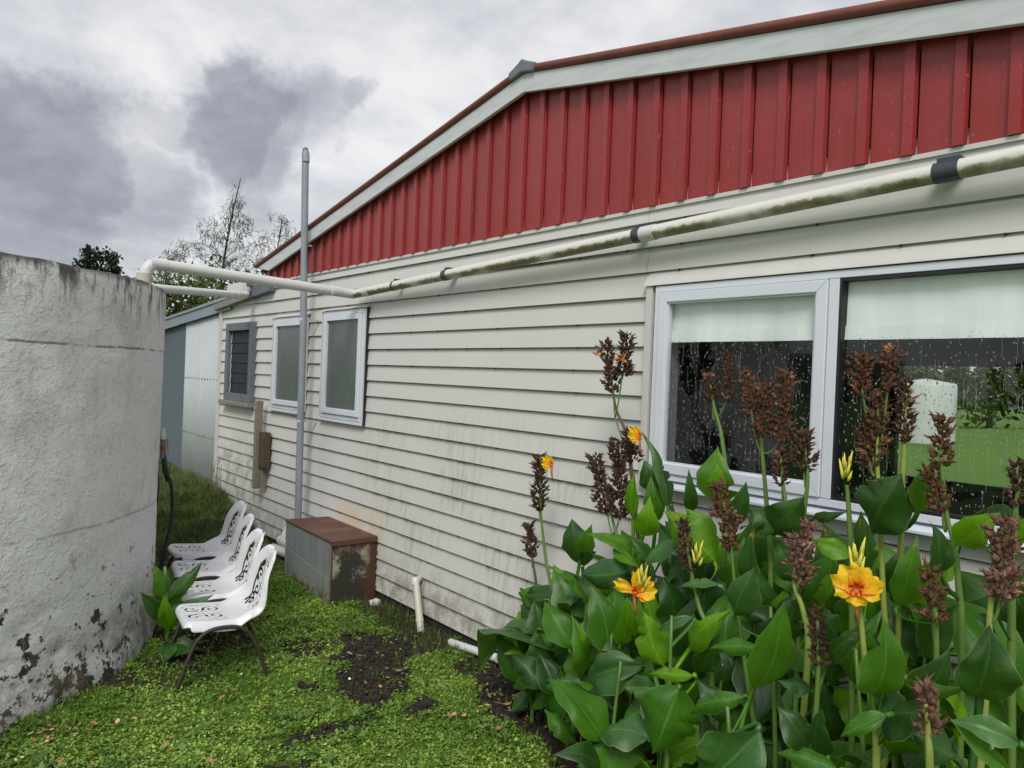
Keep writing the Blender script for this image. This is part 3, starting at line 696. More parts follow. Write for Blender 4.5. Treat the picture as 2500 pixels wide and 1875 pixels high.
# ================================================================== shed beyond the house
shed = empty('corrugated_shed', (0, 10.99, 0)); tag(shed, 'corrugated iron shed with blue grey flashing beyond the house corner', 'shed')
def corr(ya, yb, za, zfun, amp, pitch, x, mat, name):
    n = int((yb-ya)/pitch*8); V = []; F = []
    for i in range(n+1):
        y = ya+(yb-ya)*i/n; d = amp*math.sin(2*math.pi*y/pitch)
        V += [(x+d, y-10.99, za), (x+d, y-10.99, zfun(y))]
    F = [(2*i, 2*i+1, 2*i+3, 2*i+2) for i in range(n)]
    o = link(name, mesh(V, F, True, mat, name=name), shed); md = o.modifiers.new('solid', 'SOLIDIFY'); md.thickness = .002; return o
def shedtop(y): return 2.985-(y-11.1)*.0575
for a, b2 in ((10.995, 11.84), (11.84, 12.69)): corr(a, b2, -.1, lambda y: shedtop(y)-.03, .009, .0762, .02 if a < 11.5 else .022, M['zinc'], 'corrugated_sheet')
for z in (1.06, 1.90):
    nm_ = MB()
    for i in range(12): yv = 11.06+i*.14; nm_.box(.004, .012, yv-10.99-.008, yv-10.99+.008, z-.03*i*0, z+.016)
    o = nm_.build('screw_row', M['clamp'], shed); o['kind'] = 'stuff'
MB().box(.03, .05, 12.70-10.99, 16.2-10.99, -.1, 2.80).build('far_sheet', M['darkshed'], shed)  # plain dark grey sheet beyond the corrugated ones
def fl(ya, yb, h0, h1, x0, x1):
    A = [(x0, ya-10.99, shedtop(ya)+h0), (x0, yb-10.99, shedtop(yb)+h0), (x0, yb-10.99, shedtop(yb)+h1), (x0, ya-10.99, shedtop(ya)+h1)]; return MB().prism(A, [(x1, y, z) for _, y, z in A])
fl(10.5, 13.0, -.145, .0, -.03, -.022).build('barge_flashing', M['flash'], shed); fl(12.95, 16.3, -.15, -.004, -.034, -.026).build('barge_flashing', M['flash'], shed)
fl(10.2, 16.3, .002, .02, -.05, 3.6).build('roof_sheet', M['flash'], shed); fl(10.3, 16.3, .02, .05, -.03, .05).build('roof_roll', M['flash'], shed)
MB().box(.06, 3.6, 5.2, 5.25, -.1, 2.6).build('end_wall', M['darkshed'], shed); MB().box(3.55, 3.6, 0, 5.2, -.1, 2.6).build('back_wall', M['darkshed'], shed)

# ================================================================== water tank
TC = (-4.0, 7.35); TR_ = 2.3; TZ = 2.70
tank = empty('water_tank', (TC[0], TC[1], 0)); tag(tank, 'big round concrete water tank with flaking white render', 'water tank')
def lathe(prof, n, jitter=0.0):
    V = []; F = []
    for i in range(n):
        a = 2*math.pi*i/n
        for (r, z) in prof:
            V.append((r*math.cos(a), r*math.sin(a), z))
    m_ = len(prof)
    F = [(i*m_+k, ((i+1) % n)*m_+k, ((i+1) % n)*m_+k+1, i*m_+k+1) for i in range(n) for k in range(m_-1)]
    return V, F
zs = [-.4]+list(np.linspace(-.15, TZ-.07, 64))+[TZ-.04, TZ-.018, TZ-.004]
prof = [(TR_, z) for z in zs[:-3]]+[(TR_-.002, TZ-.03), (TR_-.008, TZ-.010), (TR_-.03, TZ-.002)]
V, F = lathe(prof, 260)
Va = np.array(V); ang = np.arctan2(Va[:, 1], Va[:, 0])*TR_; rr = np.hypot(Va[:, 0], Va[:, 1])
dr = (fbm(ang*1.2+50, Va[:, 2]*1.2, 8)-.5)*.03+(fbm(ang*9+50, Va[:, 2]*9, 11)-.5)*.012
for zj, dp in ((2.20, .008), (.98, .004)): dr = dr-dp*np.exp(-((Va[:, 2]-zj-(fbm(ang*.8, ang*0, 5)-.5)*.05)/.018)**2)
bite = sst(.60, .72, fbm(ang*7+20, Va[:, 2]*7, 17))*(1-sst(.1, .8, Va[:, 2])); dr = dr-bite*.035
dr = dr+.05*(1-sst(-.1, .25, Va[:, 2]))*fbm(ang*4, Va[:, 2]*3, 2)
top = (Va[:, 2] > TZ-.08); Va[:, 2] += np.where(top, (fbm(ang*3, ang*0, 3)-.5)*.03, 0)
Va[:, 0] *= (rr+dr)/rr; Va[:, 1] *= (rr+dr)/rr
link('tank_wall', mesh(Va, F, True, M['tank'], name='tank_wall'), tank)
V, F = lathe([(TR_-.04, TZ-.01), (1.2, TZ+.03), (.35, TZ+.05), (.02, TZ+.05)], 96)
link('tank_roof', mesh(V, F, True, M['tank'], name='tank_roof'), tank)
V, F = lathe([(.36, TZ+.03), (.36, TZ+.14), (.30, TZ+.15), (.02, TZ+.16)], 40)
link('hatch', mesh(V, F, False, M['tank'], name='hatch'), tank)

# ================================================================== pipes
def pipe(name, label, P, r, mat, rad=.0, cat='pipe'):
    t = empty(name, P[0]); tag(t, label, cat); Q = fillet(P, rad, 8) if rad else [Vector(p) for p in P]
    b0 = Vector(P[0]); o = autosmooth(MB().tube([q-b0 for q in Q], r, 20).build('pipe_run', mat, t), 50); return t
def resample(P, d=.12):
    out = [Vector(P[0])]
    for a, b2 in zip(P[:-1], P[1:]):
        a, b2 = Vector(a), Vector(b2); n = max(1, int((b2-a).length/d)); out += [a.lerp(b2, k/n) for k in range(1, n+1)]
    return out
def collar(t, p, q, r, L, mat, name='collar'):
    p = Vector(p)-Vector(t.location); q = Vector(q)-Vector(t.location); d = (q-p).normalized()
    o = autosmooth(MB().tube([p-d*L/2, p+d*L/2], r, 20).build(name, mat, t), 50); return o
PA = Vector((-.095, 6.72, 2.842)); PB = Vector((-.095, -.7, 3.10))
def on_pipe(y): return PA.lerp(PB, (PA.y-y)/(PA.y-PB.y))
dp = pipe('downpipe', 'long white rainwater pipe streaked with algae running along the wall to the tank', [PB, PA], .041, M['pvc_alg'])
for y in (1.40, 3.10, 5.13, 5.95):
    w = .10 if y < 2 else (.06 if y < 5.5 else .03)
    p = on_pipe(y); c = collar(dp, p, PB, .044, w, M['clamp'], 'strap')
    lp = p-Vector(dp.location); MB().box(lp.x-.005, .0-dp.location.x, lp.y-w*.45, lp.y+w*.45, lp.z+.035, lp.z+.060).build('strap_tail', M['clamp'], dp)
for y in (3.02, 6.45): collar(dp, on_pipe(y), PB, .0455, .10, M['pvc'], 'pipe_socket')
EL = Vector((-1.985, 6.50, 2.885))
Q = fillet([PA, (-.36, 6.70, 2.848), EL, (-2.0, 6.50, 2.60)], .10, 10)
Q = [Vector(q)-Vector(dp.location) for q in Q]
autosmooth(MB().tube(Q, .0455, 20).build('cross_pipe', M['pvc'], dp), 50)
collar(dp, (-2.0, 6.50, 2.745), (-2.0, 6.50, 2.5), .053, .11, M['pvc_old'], 'tank_socket')
collar(dp, (-1.90, 6.509, 2.884), PA, .049, .12, M['pvc'], 'elbow_socket'); collar(dp, (-.30, 6.69, 2.848), (-1, 6.62, 2.86), .0485, .10, M['pvc'], 'elbow_socket')
p2 = pipe('lean_to_pipe', 'white rainwater pipe from the lean-to gutter behind the tank', [(-.11, 9.62, 3.16), (-.11, 9.62, 2.995), (-1.54, 8.35, 2.86), (-2.9, 7.9, 2.78), (-2.9, 7.9, 2.6)], .043, M['pvc'], .08)
collar(p2, (-.11, 9.62, 3.09), (-.11, 9.62, 2), .052, .08, M['pvc_old'], 'pipe_socket'); collar(p2, (-.26, 9.49, 2.98), (-1.54, 8.35, 2.86), .049, .10, M['pvc'], 'pipe_socket')
MB().box(-.03, .07, -.06, .05, -.05, .02).build('gutter_outlet', M['darkwood'], p2, bevel=.01)
# vent stack
vp = pipe('vent_pipe', 'tall grey vent pipe strapped to the wall beside the narrow windows', [(-.165, 7.66, .30), (-.165, 7.70, 1.68), (-.165, 7.72, 2.54), (-.165, 7.84, 4.36)], .0365, M['vent'])
L0 = Vector(vp.location)
autosmooth(MB().tube([Vector((-.165, 7.825, 4.30))-L0, Vector((-.165, 7.838, 4.385))-L0, Vector((-.165, 7.842, 4.41))-L0], [.040, .041, .036], 18).build('cowl_base', M['vent'], vp), 50)
for k in range(8):
    a = 2*math.pi*k/8; b0 = Vector((-.165+.034*math.cos(a), 7.842+.034*math.sin(a), 4.405))-L0; b1 = Vector((-.165+.020*math.cos(a), 7.844+.020*math.sin(a), 4.452))-L0
    MB().tube([b0, b1], .006, 6).build('cowl_rib', M['vent'], vp)
autosmooth(MB().tube([Vector((-.165, 7.844, 4.446))-L0, Vector((-.165, 7.845, 4.458))-L0, Vector((-.165, 7.845, 4.466))-L0], [.028, .024, .006], 16).build('cowl_cap', M['vent'], vp), 60)
for z, yv, xe in ((1.56, 7.70, -.0), (2.63, 7.73, -.0), (3.42, 7.79, -.08)):
    p = Vector((-.165, yv, z)); collar(vp, p, (-.165, yv, z+1), .0395, .022, M['pvc'], 'pipe_clip')
    q = p-L0; MB().box(q.x+.035, xe+.165+q.x, q.y-.012, q.y+.012, q.z-.008, q.z+.008).build('clip_arm', M['pvc_old'], vp)
collar(vp, (-.165, 7.665, .46), (-.165, 7.69, 1.6), .041, .10, M['vent'], 'pipe_socket')
# waste pipe from behind the box
wp = pipe('waste_pipe', 'white plastic waste pipe with elbow joints behind the metal box', [(-.165, 7.66, .42), (-.165, 7.66, .13), (-.165, 8.35, .10), (-.165, 8.55, -.1)], .052, M['pvc'], .07)
for P in ([(-.02, 7.95, .40), (-.14, 7.95, .40), (-.30, 7.70, .33), (-.33, 7.2, .30)],):
    L1 = Vector(wp.location); autosmooth(MB().tube([Vector(q)-L1 for q in fillet(P, .12, 8)], .042, 18).build('branch_pipe', M['pvc'], wp), 50)
for yv in (7.52, 7.60, 7.68): collar(wp, (-.326, yv, .322), (-.33, 7.2, .30), .050, .045, M['pvc'], 'joint_ring')
# small outlet at the wall foot
op = pipe('outlet_pipe', 'short white outlet pipe bent down at the wall foot', [(.01, 5.50, .385), (-.055, 5.47, .385), (-.115, 5.25, -.03)], .030, M['pvc_old'], .035)
collar(op, (-.055, 5.475, .375), (-.075, 5.40, .24), .035, .055, M['pvc'], 'elbow'); collar(op, (-.096, 5.32, .10), (-.115, 5.25, -.03), .034, .03, M['pvc_old'], 'pipe_socket')
gp = pipe('ground_pipe', 'short white pipe end lying at the wall foot by the cannas', [(-.10, 4.86, .055), (-.07, 4.30, .10)], .030, M['pvc'])

# ================================================================== metal box against the wall
bxo = empty('metal_box', (-.25, 6.85, 0)); tag(bxo, 'galvanised metal box with rusted lid standing against the wall', 'box')
P1, P2, P3, P4 = (-.36, 7.50), (-.004, 7.27), (-.004, 6.255), (-.455, 6.236)
def loc(p, z): return (p[0]+.25, p[1]-6.85, z)
def slab(a, b2, z0a, z1a, z1b, t, z0b=None):
    a = Vector((*a, 0)); b2 = Vector((*b2, 0)); n = (b2-a).cross(Vector((0, 0, 1))).normalized()*t; z0b = z0a if z0b is None else z0b
    A = [(a.x, a.y, z0a), (b2.x, b2.y, z0b), (b2.x, b2.y, z1b), (a.x, a.y, z1a)]; B = [(x+n.x, y+n.y, z) for x, y, z in A]
    return MB().prism([(x+.25, y-6.85, z) for x, y, z in A], [(x+.25, y-6.85, z) for x, y, z in B])
slab(P4, P1, .045, .592, .568, .006).build('front_panel', M['galv'], bxo)
slab((P4[0]-.006, P4[1]+.01), (P1[0]-.006, P1[1]-.02), .02, .26, .30, .004).build('lower_panel', M['galv'], bxo)
slab(P4, P3, -.02, .590, .590, -.006).build('end_panel', M['mouldside'], bxo); slab(P2, P1, -.02, .60, .568, -.006).build('end_panel', M['galv'], bxo)
c = [(P1[0]-.012, P1[1]+.01, .574), (P2[0], P2[1]+.012, .612), (P3[0], P3[1]-.012, .604), (P4[0]-.012, P4[1]-.014, .600)]
MB().prism([(x+.25, y-6.85, z-.012) for x, y, z in c], [(x+.25, y-6.85, z+.002) for x, y, z in c]).build('lid', M['rust'], bxo)
slab((P4[0]-.014, P4[1]-.016), (P3[0], P3[1]-.014), .560, .5925, .5925, -.004).build('lid_lip', M['rust'], bxo)
slab((P4[0]-.003, P4[1]-.003), (P4[0]+.010, P4[1]-.004), .0, .59, .59, -.003).build('corner_angle', M['rust'], bxo)
for z in (.15, .34, .47): MB().tube([(-.02+.25, 6.238-6.85, z), (-.02+.25, 6.226-6.85, z)], .014, 8).build('hinge', M['rust'], bxo)

# ================================================================== timber hung on the wall
tp = empty('timber_post', (-.10, 9.08, .68)); tag(tp, 'weathered timber length hung upright on the wall below the louvre window', 'timber')
MB().box(-.04, .04, -.03, .04, -.02, 1.03).build('post', M['timber'], tp, bevel=.005)
tb = MB().box(.0, .085, -.19, -.033, .24, .66).build('block', M['timber_red'], tp, bevel=.006)
MB().box(.03, .09, -.08, -.033, -.0, .24).build('packer', M['timber'], tp, bevel=.004)

# ================================================================== hose and tap at the tank
tp2 = empty('tank_tap', (-1.62, 7.65, 1.38)); tag(tp2, 'old tap and fittings on the far side of the tank', 'tap')
Lh = Vector(tp2.location)
autosmooth(MB().tube([Vector((-1.78, 7.62, 1.40))-Lh, Vector((-1.54, 7.62, 1.42))-Lh], .020, 12).build('tap_body', M['brass'], tp2), 50)
autosmooth(MB().tube([Vector((-1.535, 7.62, 1.40))-Lh, Vector((-1.535, 7.62, 1.50))-Lh], [.026, .018], 12).build('tap_handle', M['pvc'], tp2), 50)
autosmooth(MB().tube([Vector((-1.55, 7.62, 1.42))-Lh, Vector((-1.49, 7.64, 1.40))-Lh, Vector((-1.475, 7.65, 1.24))-Lh], [.010, .012, .003], 8).build('rag', M['litter_pale'], tp2), 50)
autosmooth(MB().tube([Vector((-1.535, 7.62, 1.40))-Lh, Vector((-1.530, 7.62, 1.22))-Lh], .024, 12).build('fitting', M['darkwood'], tp2), 50)
autosmooth(MB().tube([Vector((-1.534, 7.62, 1.335))-Lh, Vector((-1.533, 7.62, 1.305))-Lh], .028, 12).build('collar', M['redtape'], tp2), 50)
hs = catmull([(-1.525, 7.62, 1.23), (-1.50, 7.62, 1.10), (-1.455, 7.60, .98), (-1.435, 7.60, .80), (-1.445, 7.60, .60), (-1.50, 7.58, .34), (-1.57, 7.5, .08), (-1.68, 7.2, -.03), (-1.9, 6.9, -.05)], 8)
h = MB().tube([Vector(q)-Vector((-1.525, 7.62, 1.23)) for q in hs], .0165, 12); hh = link('garden_hose', mesh(h.V, h.F, True, M['hose'], name='garden_hose')); hh.location = (-1.525, 7.62, 1.23); tag(hh, 'black hose hanging from the tap beside the tank', 'hose')
hk = MB().tube([(0, 0, 0.02), (.02, 0, -.12), (.05, -.01, -.22)], [.022, .027, .022], 12); hko = link('hose_joiner', mesh(hk.V, hk.F, True, M['hose'], name='hose_joiner'), hh)
tp3 = catmull([(-1.60, 7.66, 1.28), (-1.565, 7.66, 1.0), (-1.58, 7.66, .6), (-1.63, 7.64, .1), (-1.66, 7.6, -.06)], 8)
h3 = MB().tube(tp3, .022, 10); o3 = link('tank_drain_pipe', mesh(h3.V, h3.F, True, M['hose'], name='tank_drain_pipe')); tag(o3, 'dark pipe running down close to the tank behind the hose', 'pipe')

# ================================================================== plastic chairs with scroll cut-outs
prof = catmull([Vector((.292, 0, .372)), Vector((.296, 0, .402)), Vector((.276, 0, .432)), Vector((.235, 0, .440)), Vector((.08, 0, .430)), Vector((-.08, 0, .424)), Vector((-.165, 0, .432)), Vector((-.225, 0, .475)), Vector((-.250, 0, .545)), Vector((-.270, 0, .64)), Vector((-.294, 0, .74)), Vector((-.318, 0, .810)), Vector((-.336, 0, .836)), Vector((-.355, 0, .834))], 10)
arc = [0.0]
for a, b2 in zip(prof[:-1], prof[1:]): arc.append(arc[-1]+(b2-a).length)
LT = arc[-1]
def pat_lines():
    L = []
    def spiral(cx, cs, r0, turns, sx, a0, w):
        n = 34; L.append(([(cx+sx*r0*(1-.8*t/n)*math.cos(a0+turns*2*math.pi*t/n), cs+r0*(1-.8*t/n)*math.sin(a0+turns*2*math.pi*t/n)) for t in range(n+1)], w))
    def line(P, w): L.append((P, w))
    # seat, s from .05 (front) to .42
    for sx in (-1, 1):
        spiral(sx*.082, .278, .060, 1.3, sx, -1.9, .0088); spiral(sx*.092, .140, .052, 1.15, sx, 1.9, .0085)
        line([(sx*.012, .335), (sx*.03, .265), (sx*.024, .215), (sx*.05, .08)], .0075); line([(sx*.17, .285), (sx*.185, .215), (sx*.17, .14)], .008)
        line([(sx*.155, .335), (sx*.157, .337)], .011); line([(sx*.14, .095), (sx*.142, .097)], .011); line([(sx*.012, .17), (sx*.045, .215), (sx*.09, .212)], .0045)
    line([(0, .11), (0, .15)], .006)
    # back, s from .50 to LT-.09
    b0 = .52; b1 = LT-.085; H = b1-b0
    for sx in (-1, 1):
        for f, r_, a0 in ((.10, .034, -1.2), (.36, .042, 1.9), (.66, .038, -1.2), (.87, .026, 1.9)): spiral(sx*.066, b0+f*H, r_*1.12, 1.1, sx, a0, .0105)
        line([(sx*.020, b0), (sx*.026, b0+.25*H), (sx*.014, b0+.5*H), (sx*.026, b0+.78*H), (sx*.012, b0+.98*H)], .0075)
        line([(sx*.125, b0+.05*H), (sx*.118, b0+.22*H), (sx*.128, b0+.42*H), (sx*.110, b0+.62*H), (sx*.10, b0+.82*H)], .0125)
        for f in (.22, .52, .78): line([(sx*.088, b0+f*H), (sx*.094, b0+(f+.04)*H)], .013)
    for f in (.04, .30, .56, .82): line([(0, b0+f*H), (0, b0+(f+.10)*H)], .0062)
    return L
segs = [(np.array(P[i]), np.array(P[i+1]), w) for P, w in pat_lines() for i in range(len(P)-1)]
NU, NV = 104, 236
us = np.linspace(-1, 1, NU+1); svals = np.linspace(0, LT, NV+1)
def halfw(s):
    a = float(np.interp(s, [0, .03, .10, .30, .48, .62, .75, LT-.12, LT-.05, LT-.015, LT], [.17, .225, .262, .275, .272, .262, .245, .215, .175, .115, .05]))
    return a
A_ = np.array(arc); PX = np.interp(svals, A_, [q.x for q in prof]); PZ = np.interp(svals, A_, [q.z for q in prof])
TX = np.gradient(PX, svals); TZ2 = np.gradient(PZ, svals); ln = np.hypot(TX, TZ2); NXn, NZn = -(-TZ2/ln)*-1, (-TX/ln)   # normal: up on the seat, forward on the back
NXn = TZ2/ln; NZn = -TX/ln
Vs = []
for i, s in enumerate(svals):
    hw = halfw(s)
    for u in us:
        e = max(0.0, abs(u)-.84)/.16; drop = .064*e**1.6*min(1.0, max(.25, 1-.6*sst(.55, LT, s)))*(.15+.85*float(sst(.02, .12, s)))
        dish = -.006*(1-(u*u))*(1 if .08 < s < .40 else .5)
        # back curves slightly forward at the sides
        wing = .068*(u*u)*float(sst(.36, .50, s))*(1-float(sst(LT-.22, LT, s))*.6)
        k = dish-drop+wing
        y = hw*u*(1+(.02*e if e > 0 else 0)); Vs.append((PX[i]+NXn[i]*k, y, PZ[i]+NZn[i]*k))
Fc = []
yc = (us[:-1]+us[1:])/2; sc = (svals[:-1]+svals[1:])/2
hw_ = np.array([halfw(s) for s in sc]); CY = hw_[:, None]*yc[None, :]; CS = np.repeat(sc[:, None], NU, 1)
hole = np.zeros_like(CY, bool)
for a, b2, w in segs:
    d = b2-a; L2 = max(d@d, 1e-9); t = np.clip(((CY-a[0])*d[0]+(CS-a[1])*d[1])/L2, 0, 1)
    hole |= (CY-a[0]-t*d[0])**2+(CS-a[1]-t*d[1])**2 < w*w
for i in range(NV):
    for j in range(NU):
        if not hole[i, j]: a = i*(NU+1)+j; Fc.append((a, a+1, a+NU+2, a+NU+1))
shell_me = mesh(Vs, Fc, True, M['plastic'], name='chair_shell')
def chair_legs(side):
    y = side*.282; P = fillet([(.345, y+side*.02, 0.0), (.20, y, .392), (-.115, y, .392), (-.265, y+side*.02, 0.0)], .14, 10)
    return MB().tube(P, .0135, 12)
chair_rows = [('white scroll-patterned plastic chair nearest the camera on dark tube legs', (-1.590, 5.600)), ('second white scroll-patterned chair from the camera in the row of four', (-1.445, 6.235)),
              ('third white scroll-patterned chair from the camera in the row of four', (-1.300, 6.880)), ('white scroll-patterned chair farthest from the camera in the row of four', (-1.150, 7.540))]
proto = None
face = math.atan2(.13, -.99)
for lab, (cx, cy) in chair_rows:
    gzc = float(gz(cx, cy))-.015
    if proto is None:
        c = empty('plastic_chair', (cx, cy, gzc), face); parts = []
        sh = link('shell', shell_me, c); md = sh.modifiers.new('solid', 'SOLIDIFY'); md.thickness = .006; md.offset = -1; parts.append(sh)
        for sd in (-1, 1): parts.append(autosmooth(chair_legs(sd).build('leg_frame', M['legtube'], c), 60))
        cb = MB().tube([(.12, -.262, .385), (.12, .262, .385)], .010, 10); parts.append(cb.build('crossbar', M['legtube'], c, True))
        cb = MB().tube([(-.08, -.262, .385), (-.08, .262, .385)], .010, 10); parts.append(cb.build('crossbar', M['legtube'], c, True))
        proto = c
    else:
        c = proto.copy(); COL.objects.link(c); c.location = (cx, cy, gzc); c.rotation_euler = (random.uniform(-.02, .02), random.uniform(-.025, .025), face+random.uniform(-.07, .07))
        for q in parts: d = q.copy(); COL.objects.link(d); d.parent = c
    tag(c, lab, 'chair', 'row of plastic chairs')

PLANTS = [
 ('A', [[-0.35, 3.037, 2.167], [-0.35, 2.982, 1.963], [-0.35, 2.905, 1.84], [-0.35, 2.855, 1.669], [-0.35, 2.807, 1.425], [-0.35, 2.744, 1.066]], [([-0.35, 2.918, 2.367], [-0.35, 2.939, 2.131], 0.046), ([-0.35, 3.082, 2.328], [-0.35, 3.004, 2.039], 0.052), ([-0.35, 2.871, 1.843], [-0.35, 2.844, 1.67], 0.057)], [('wilt', [-0.4, 3.112, 2.255]), ('wilt', [-0.4, 2.915, 2.23]), ('side', [-0.4, 2.748, 1.822])]),
 ('B', [[-0.3, 3.665, 1.576], [-0.3, 3.638, 1.289], [-0.3, 3.576, 1.011], [-0.3, 3.5, 0.771]], [([-0.3, 3.672, 1.619], [-0.3, 3.65, 1.273], 0.052)], [('side', [-0.35, 3.495, 1.589])]),
 ('C', [[-0.28, 3.765, 1.119], [-0.28, 3.722, 0.964], [-0.28, 3.676, 0.813], [-0.28, 3.632, 0.619]], [([-0.28, 3.773, 1.177], [-0.28, 3.722, 0.964], 0.05)], []),
 ('D', [[-0.45, 2.922, 1.514], [-0.45, 2.867, 1.348], [-0.45, 2.754, 1.137], [-0.45, 2.662, 0.93]], [([-0.45, 3.028, 1.691], [-0.45, 2.921, 1.389], 0.061), ([-0.45, 2.859, 1.796], [-0.45, 2.818, 1.381], 0.064)], []),
 ('E', [[-0.5, 2.237, 2.111], [-0.5, 2.21, 2.004], [-0.5, 2.159, 1.858], [-0.5, 2.125, 1.587]], [([-0.5, 2.252, 2.149], [-0.5, 2.219, 2.025], 0.037), ([-0.5, 2.146, 2.251], [-0.5, 2.137, 2.029], 0.023)], []),
 ('F', [[-0.55, 1.918, 2.059], [-0.55, 1.92, 1.88], [-0.55, 1.886, 1.636], [-0.55, 1.847, 1.298]], [([-0.55, 2.016, 2.171], [-0.55, 1.978, 1.976], 0.028), ([-0.55, 1.91, 2.119], [-0.55, 1.909, 1.881], 0.06), ([-0.55, 1.824, 2.171], [-0.55, 1.82, 1.869], 0.037)], []),
 ('G', [[-0.6, 1.689, 1.883], [-0.6, 1.669, 1.755], [-0.6, 1.677, 1.623], [-0.6, 1.692, 1.396]], [([-0.6, 1.697, 1.929], [-0.6, 1.69, 1.771], 0.047)], []),
 ('H', [[-0.62, 1.782, 1.827], [-0.62, 1.763, 1.706], [-0.62, 1.711, 1.488], [-0.62, 1.674, 1.273]], [([-0.62, 1.785, 1.846], [-0.62, 1.768, 1.705], 0.025)], []),
 ('I', [[-0.8, 1.922, 1.637], [-0.8, 1.871, 1.438], [-0.8, 1.839, 1.239], [-0.8, 1.798, 1.065], [-0.8, 1.743, 0.826], [-0.8, 1.705, 0.695]], [([-0.8, 1.953, 1.7], [-0.8, 1.923, 1.561], 0.044), ([-0.8, 1.879, 1.587], [-0.8, 1.882, 1.436], 0.041)], []),
 ('J', [[-0.85, 2.069, 1.482], [-0.85, 2.024, 1.316], [-0.85, 1.981, 1.191], [-0.85, 1.915, 1.039]], [([-0.85, 2.084, 1.528], [-0.85, 2.031, 1.314], 0.033)], [('spike', [-0.9, 1.963, 1.411])]),
 ('K', [[-0.65, 1.373, 2.066], [-0.65, 1.369, 1.863], [-0.65, 1.354, 1.712], [-0.65, 1.325, 1.364], [-0.65, 1.303, 1.152]], [([-0.65, 1.447, 2.238], [-0.65, 1.436, 2.088], 0.038), ([-0.65, 1.337, 2.272], [-0.65, 1.341, 2.101], 0.027), ([-0.65, 1.374, 2.1], [-0.65, 1.372, 1.862], 0.041), ([-0.65, 1.417, 1.978], [-0.65, 1.396, 1.817], 0.034)], []),
 ('L', [[-0.6, 1.299, 2.104], [-0.6, 1.298, 1.919], [-0.6, 1.298, 1.801], [-0.6, 1.293, 1.516]], [([-0.6, 1.3, 2.157], [-0.6, 1.295, 1.919], 0.029)], []),
 ('M', [[-0.75, 1.432, 1.758], [-0.75, 1.424, 1.742], [-0.75, 1.407, 1.593], [-0.75, 1.389, 1.346]], [], [('spike', [-0.8, 1.408, 1.822])]),
 ('N', [[-0.8, 1.094, 1.942], [-0.8, 1.063, 1.721], [-0.8, 1.035, 1.622], [-0.8, 1.019, 1.507], [-0.8, 1.0, 1.305]], [([-0.8, 1.086, 2.033], [-0.8, 1.09, 1.867], 0.026), ([-0.8, 1.116, 1.864], [-0.8, 1.077, 1.719], 0.033)], []),
 ('O', [[-0.95, 1.487, 1.532], [-0.95, 1.499, 1.414], [-0.95, 1.459, 1.325], [-0.95, 1.434, 1.17]], [([-0.95, 1.498, 1.579], [-0.95, 1.484, 1.467], 0.041), ([-0.95, 1.451, 1.636], [-0.95, 1.46, 1.521], 0.019), ([-0.95, 1.467, 1.487], [-0.95, 1.472, 1.412], 0.024)], []),
 ('P', [[-1.2, 1.147, 1.558], [-1.2, 1.132, 1.471], [-1.2, 1.111, 1.319], [-1.2, 1.081, 1.179], [-1.2, 1.063, 1.023]], [], [('face', [-1.25, 1.12, 1.527]), ('spike', [-1.25, 1.123, 1.607])]),
 ('Q', [[-0.9, 2.255, 1.169], [-0.9, 2.242, 1.131], [-0.9, 2.201, 0.962], [-0.9, 2.127, 0.787], [-0.9, 2.103, 0.678]], [], [('open', [-0.95, 2.244, 1.203]), ('spike', [-0.95, 2.205, 1.268])]),
 ('R', [[-1.15, 1.292, 1.371], [-1.15, 1.282, 1.227], [-1.15, 1.283, 1.049], [-1.15, 1.28, 0.918]], [([-1.15, 1.295, 1.414], [-1.15, 1.282, 1.227], 0.022)], []),
 ('S', [[-1.1, 0.978, 1.57], [-1.1, 0.958, 1.441], [-1.1, 0.95, 1.269], [-1.1, 0.946, 1.111]], [([-1.1, 0.986, 1.602], [-1.1, 0.975, 1.537], 0.019), ([-1.1, 0.967, 1.545], [-1.1, 0.958, 1.447], 0.029)], []),
 ('T', [[-1.15, 0.781, 1.708], [-1.15, 0.802, 1.554], [-1.15, 0.802, 1.405], [-1.15, 0.807, 1.266]], [([-1.15, 0.776, 1.78], [-1.15, 0.775, 1.561], 0.045)], []),
 ('U', [[-0.9, 0.829, 1.875], [-0.9, 0.835, 1.786], [-0.9, 0.836, 1.671], [-0.9, 0.835, 1.509]], [([-0.9, 0.828, 1.915], [-0.9, 0.835, 1.786], 0.027)], []),
 ('V', [[-1.4, 0.851, 1.321], [-1.4, 0.842, 1.242], [-1.4, 0.833, 1.117]], [([-1.4, 0.853, 1.367], [-1.4, 0.848, 1.24], 0.028)], []),
]
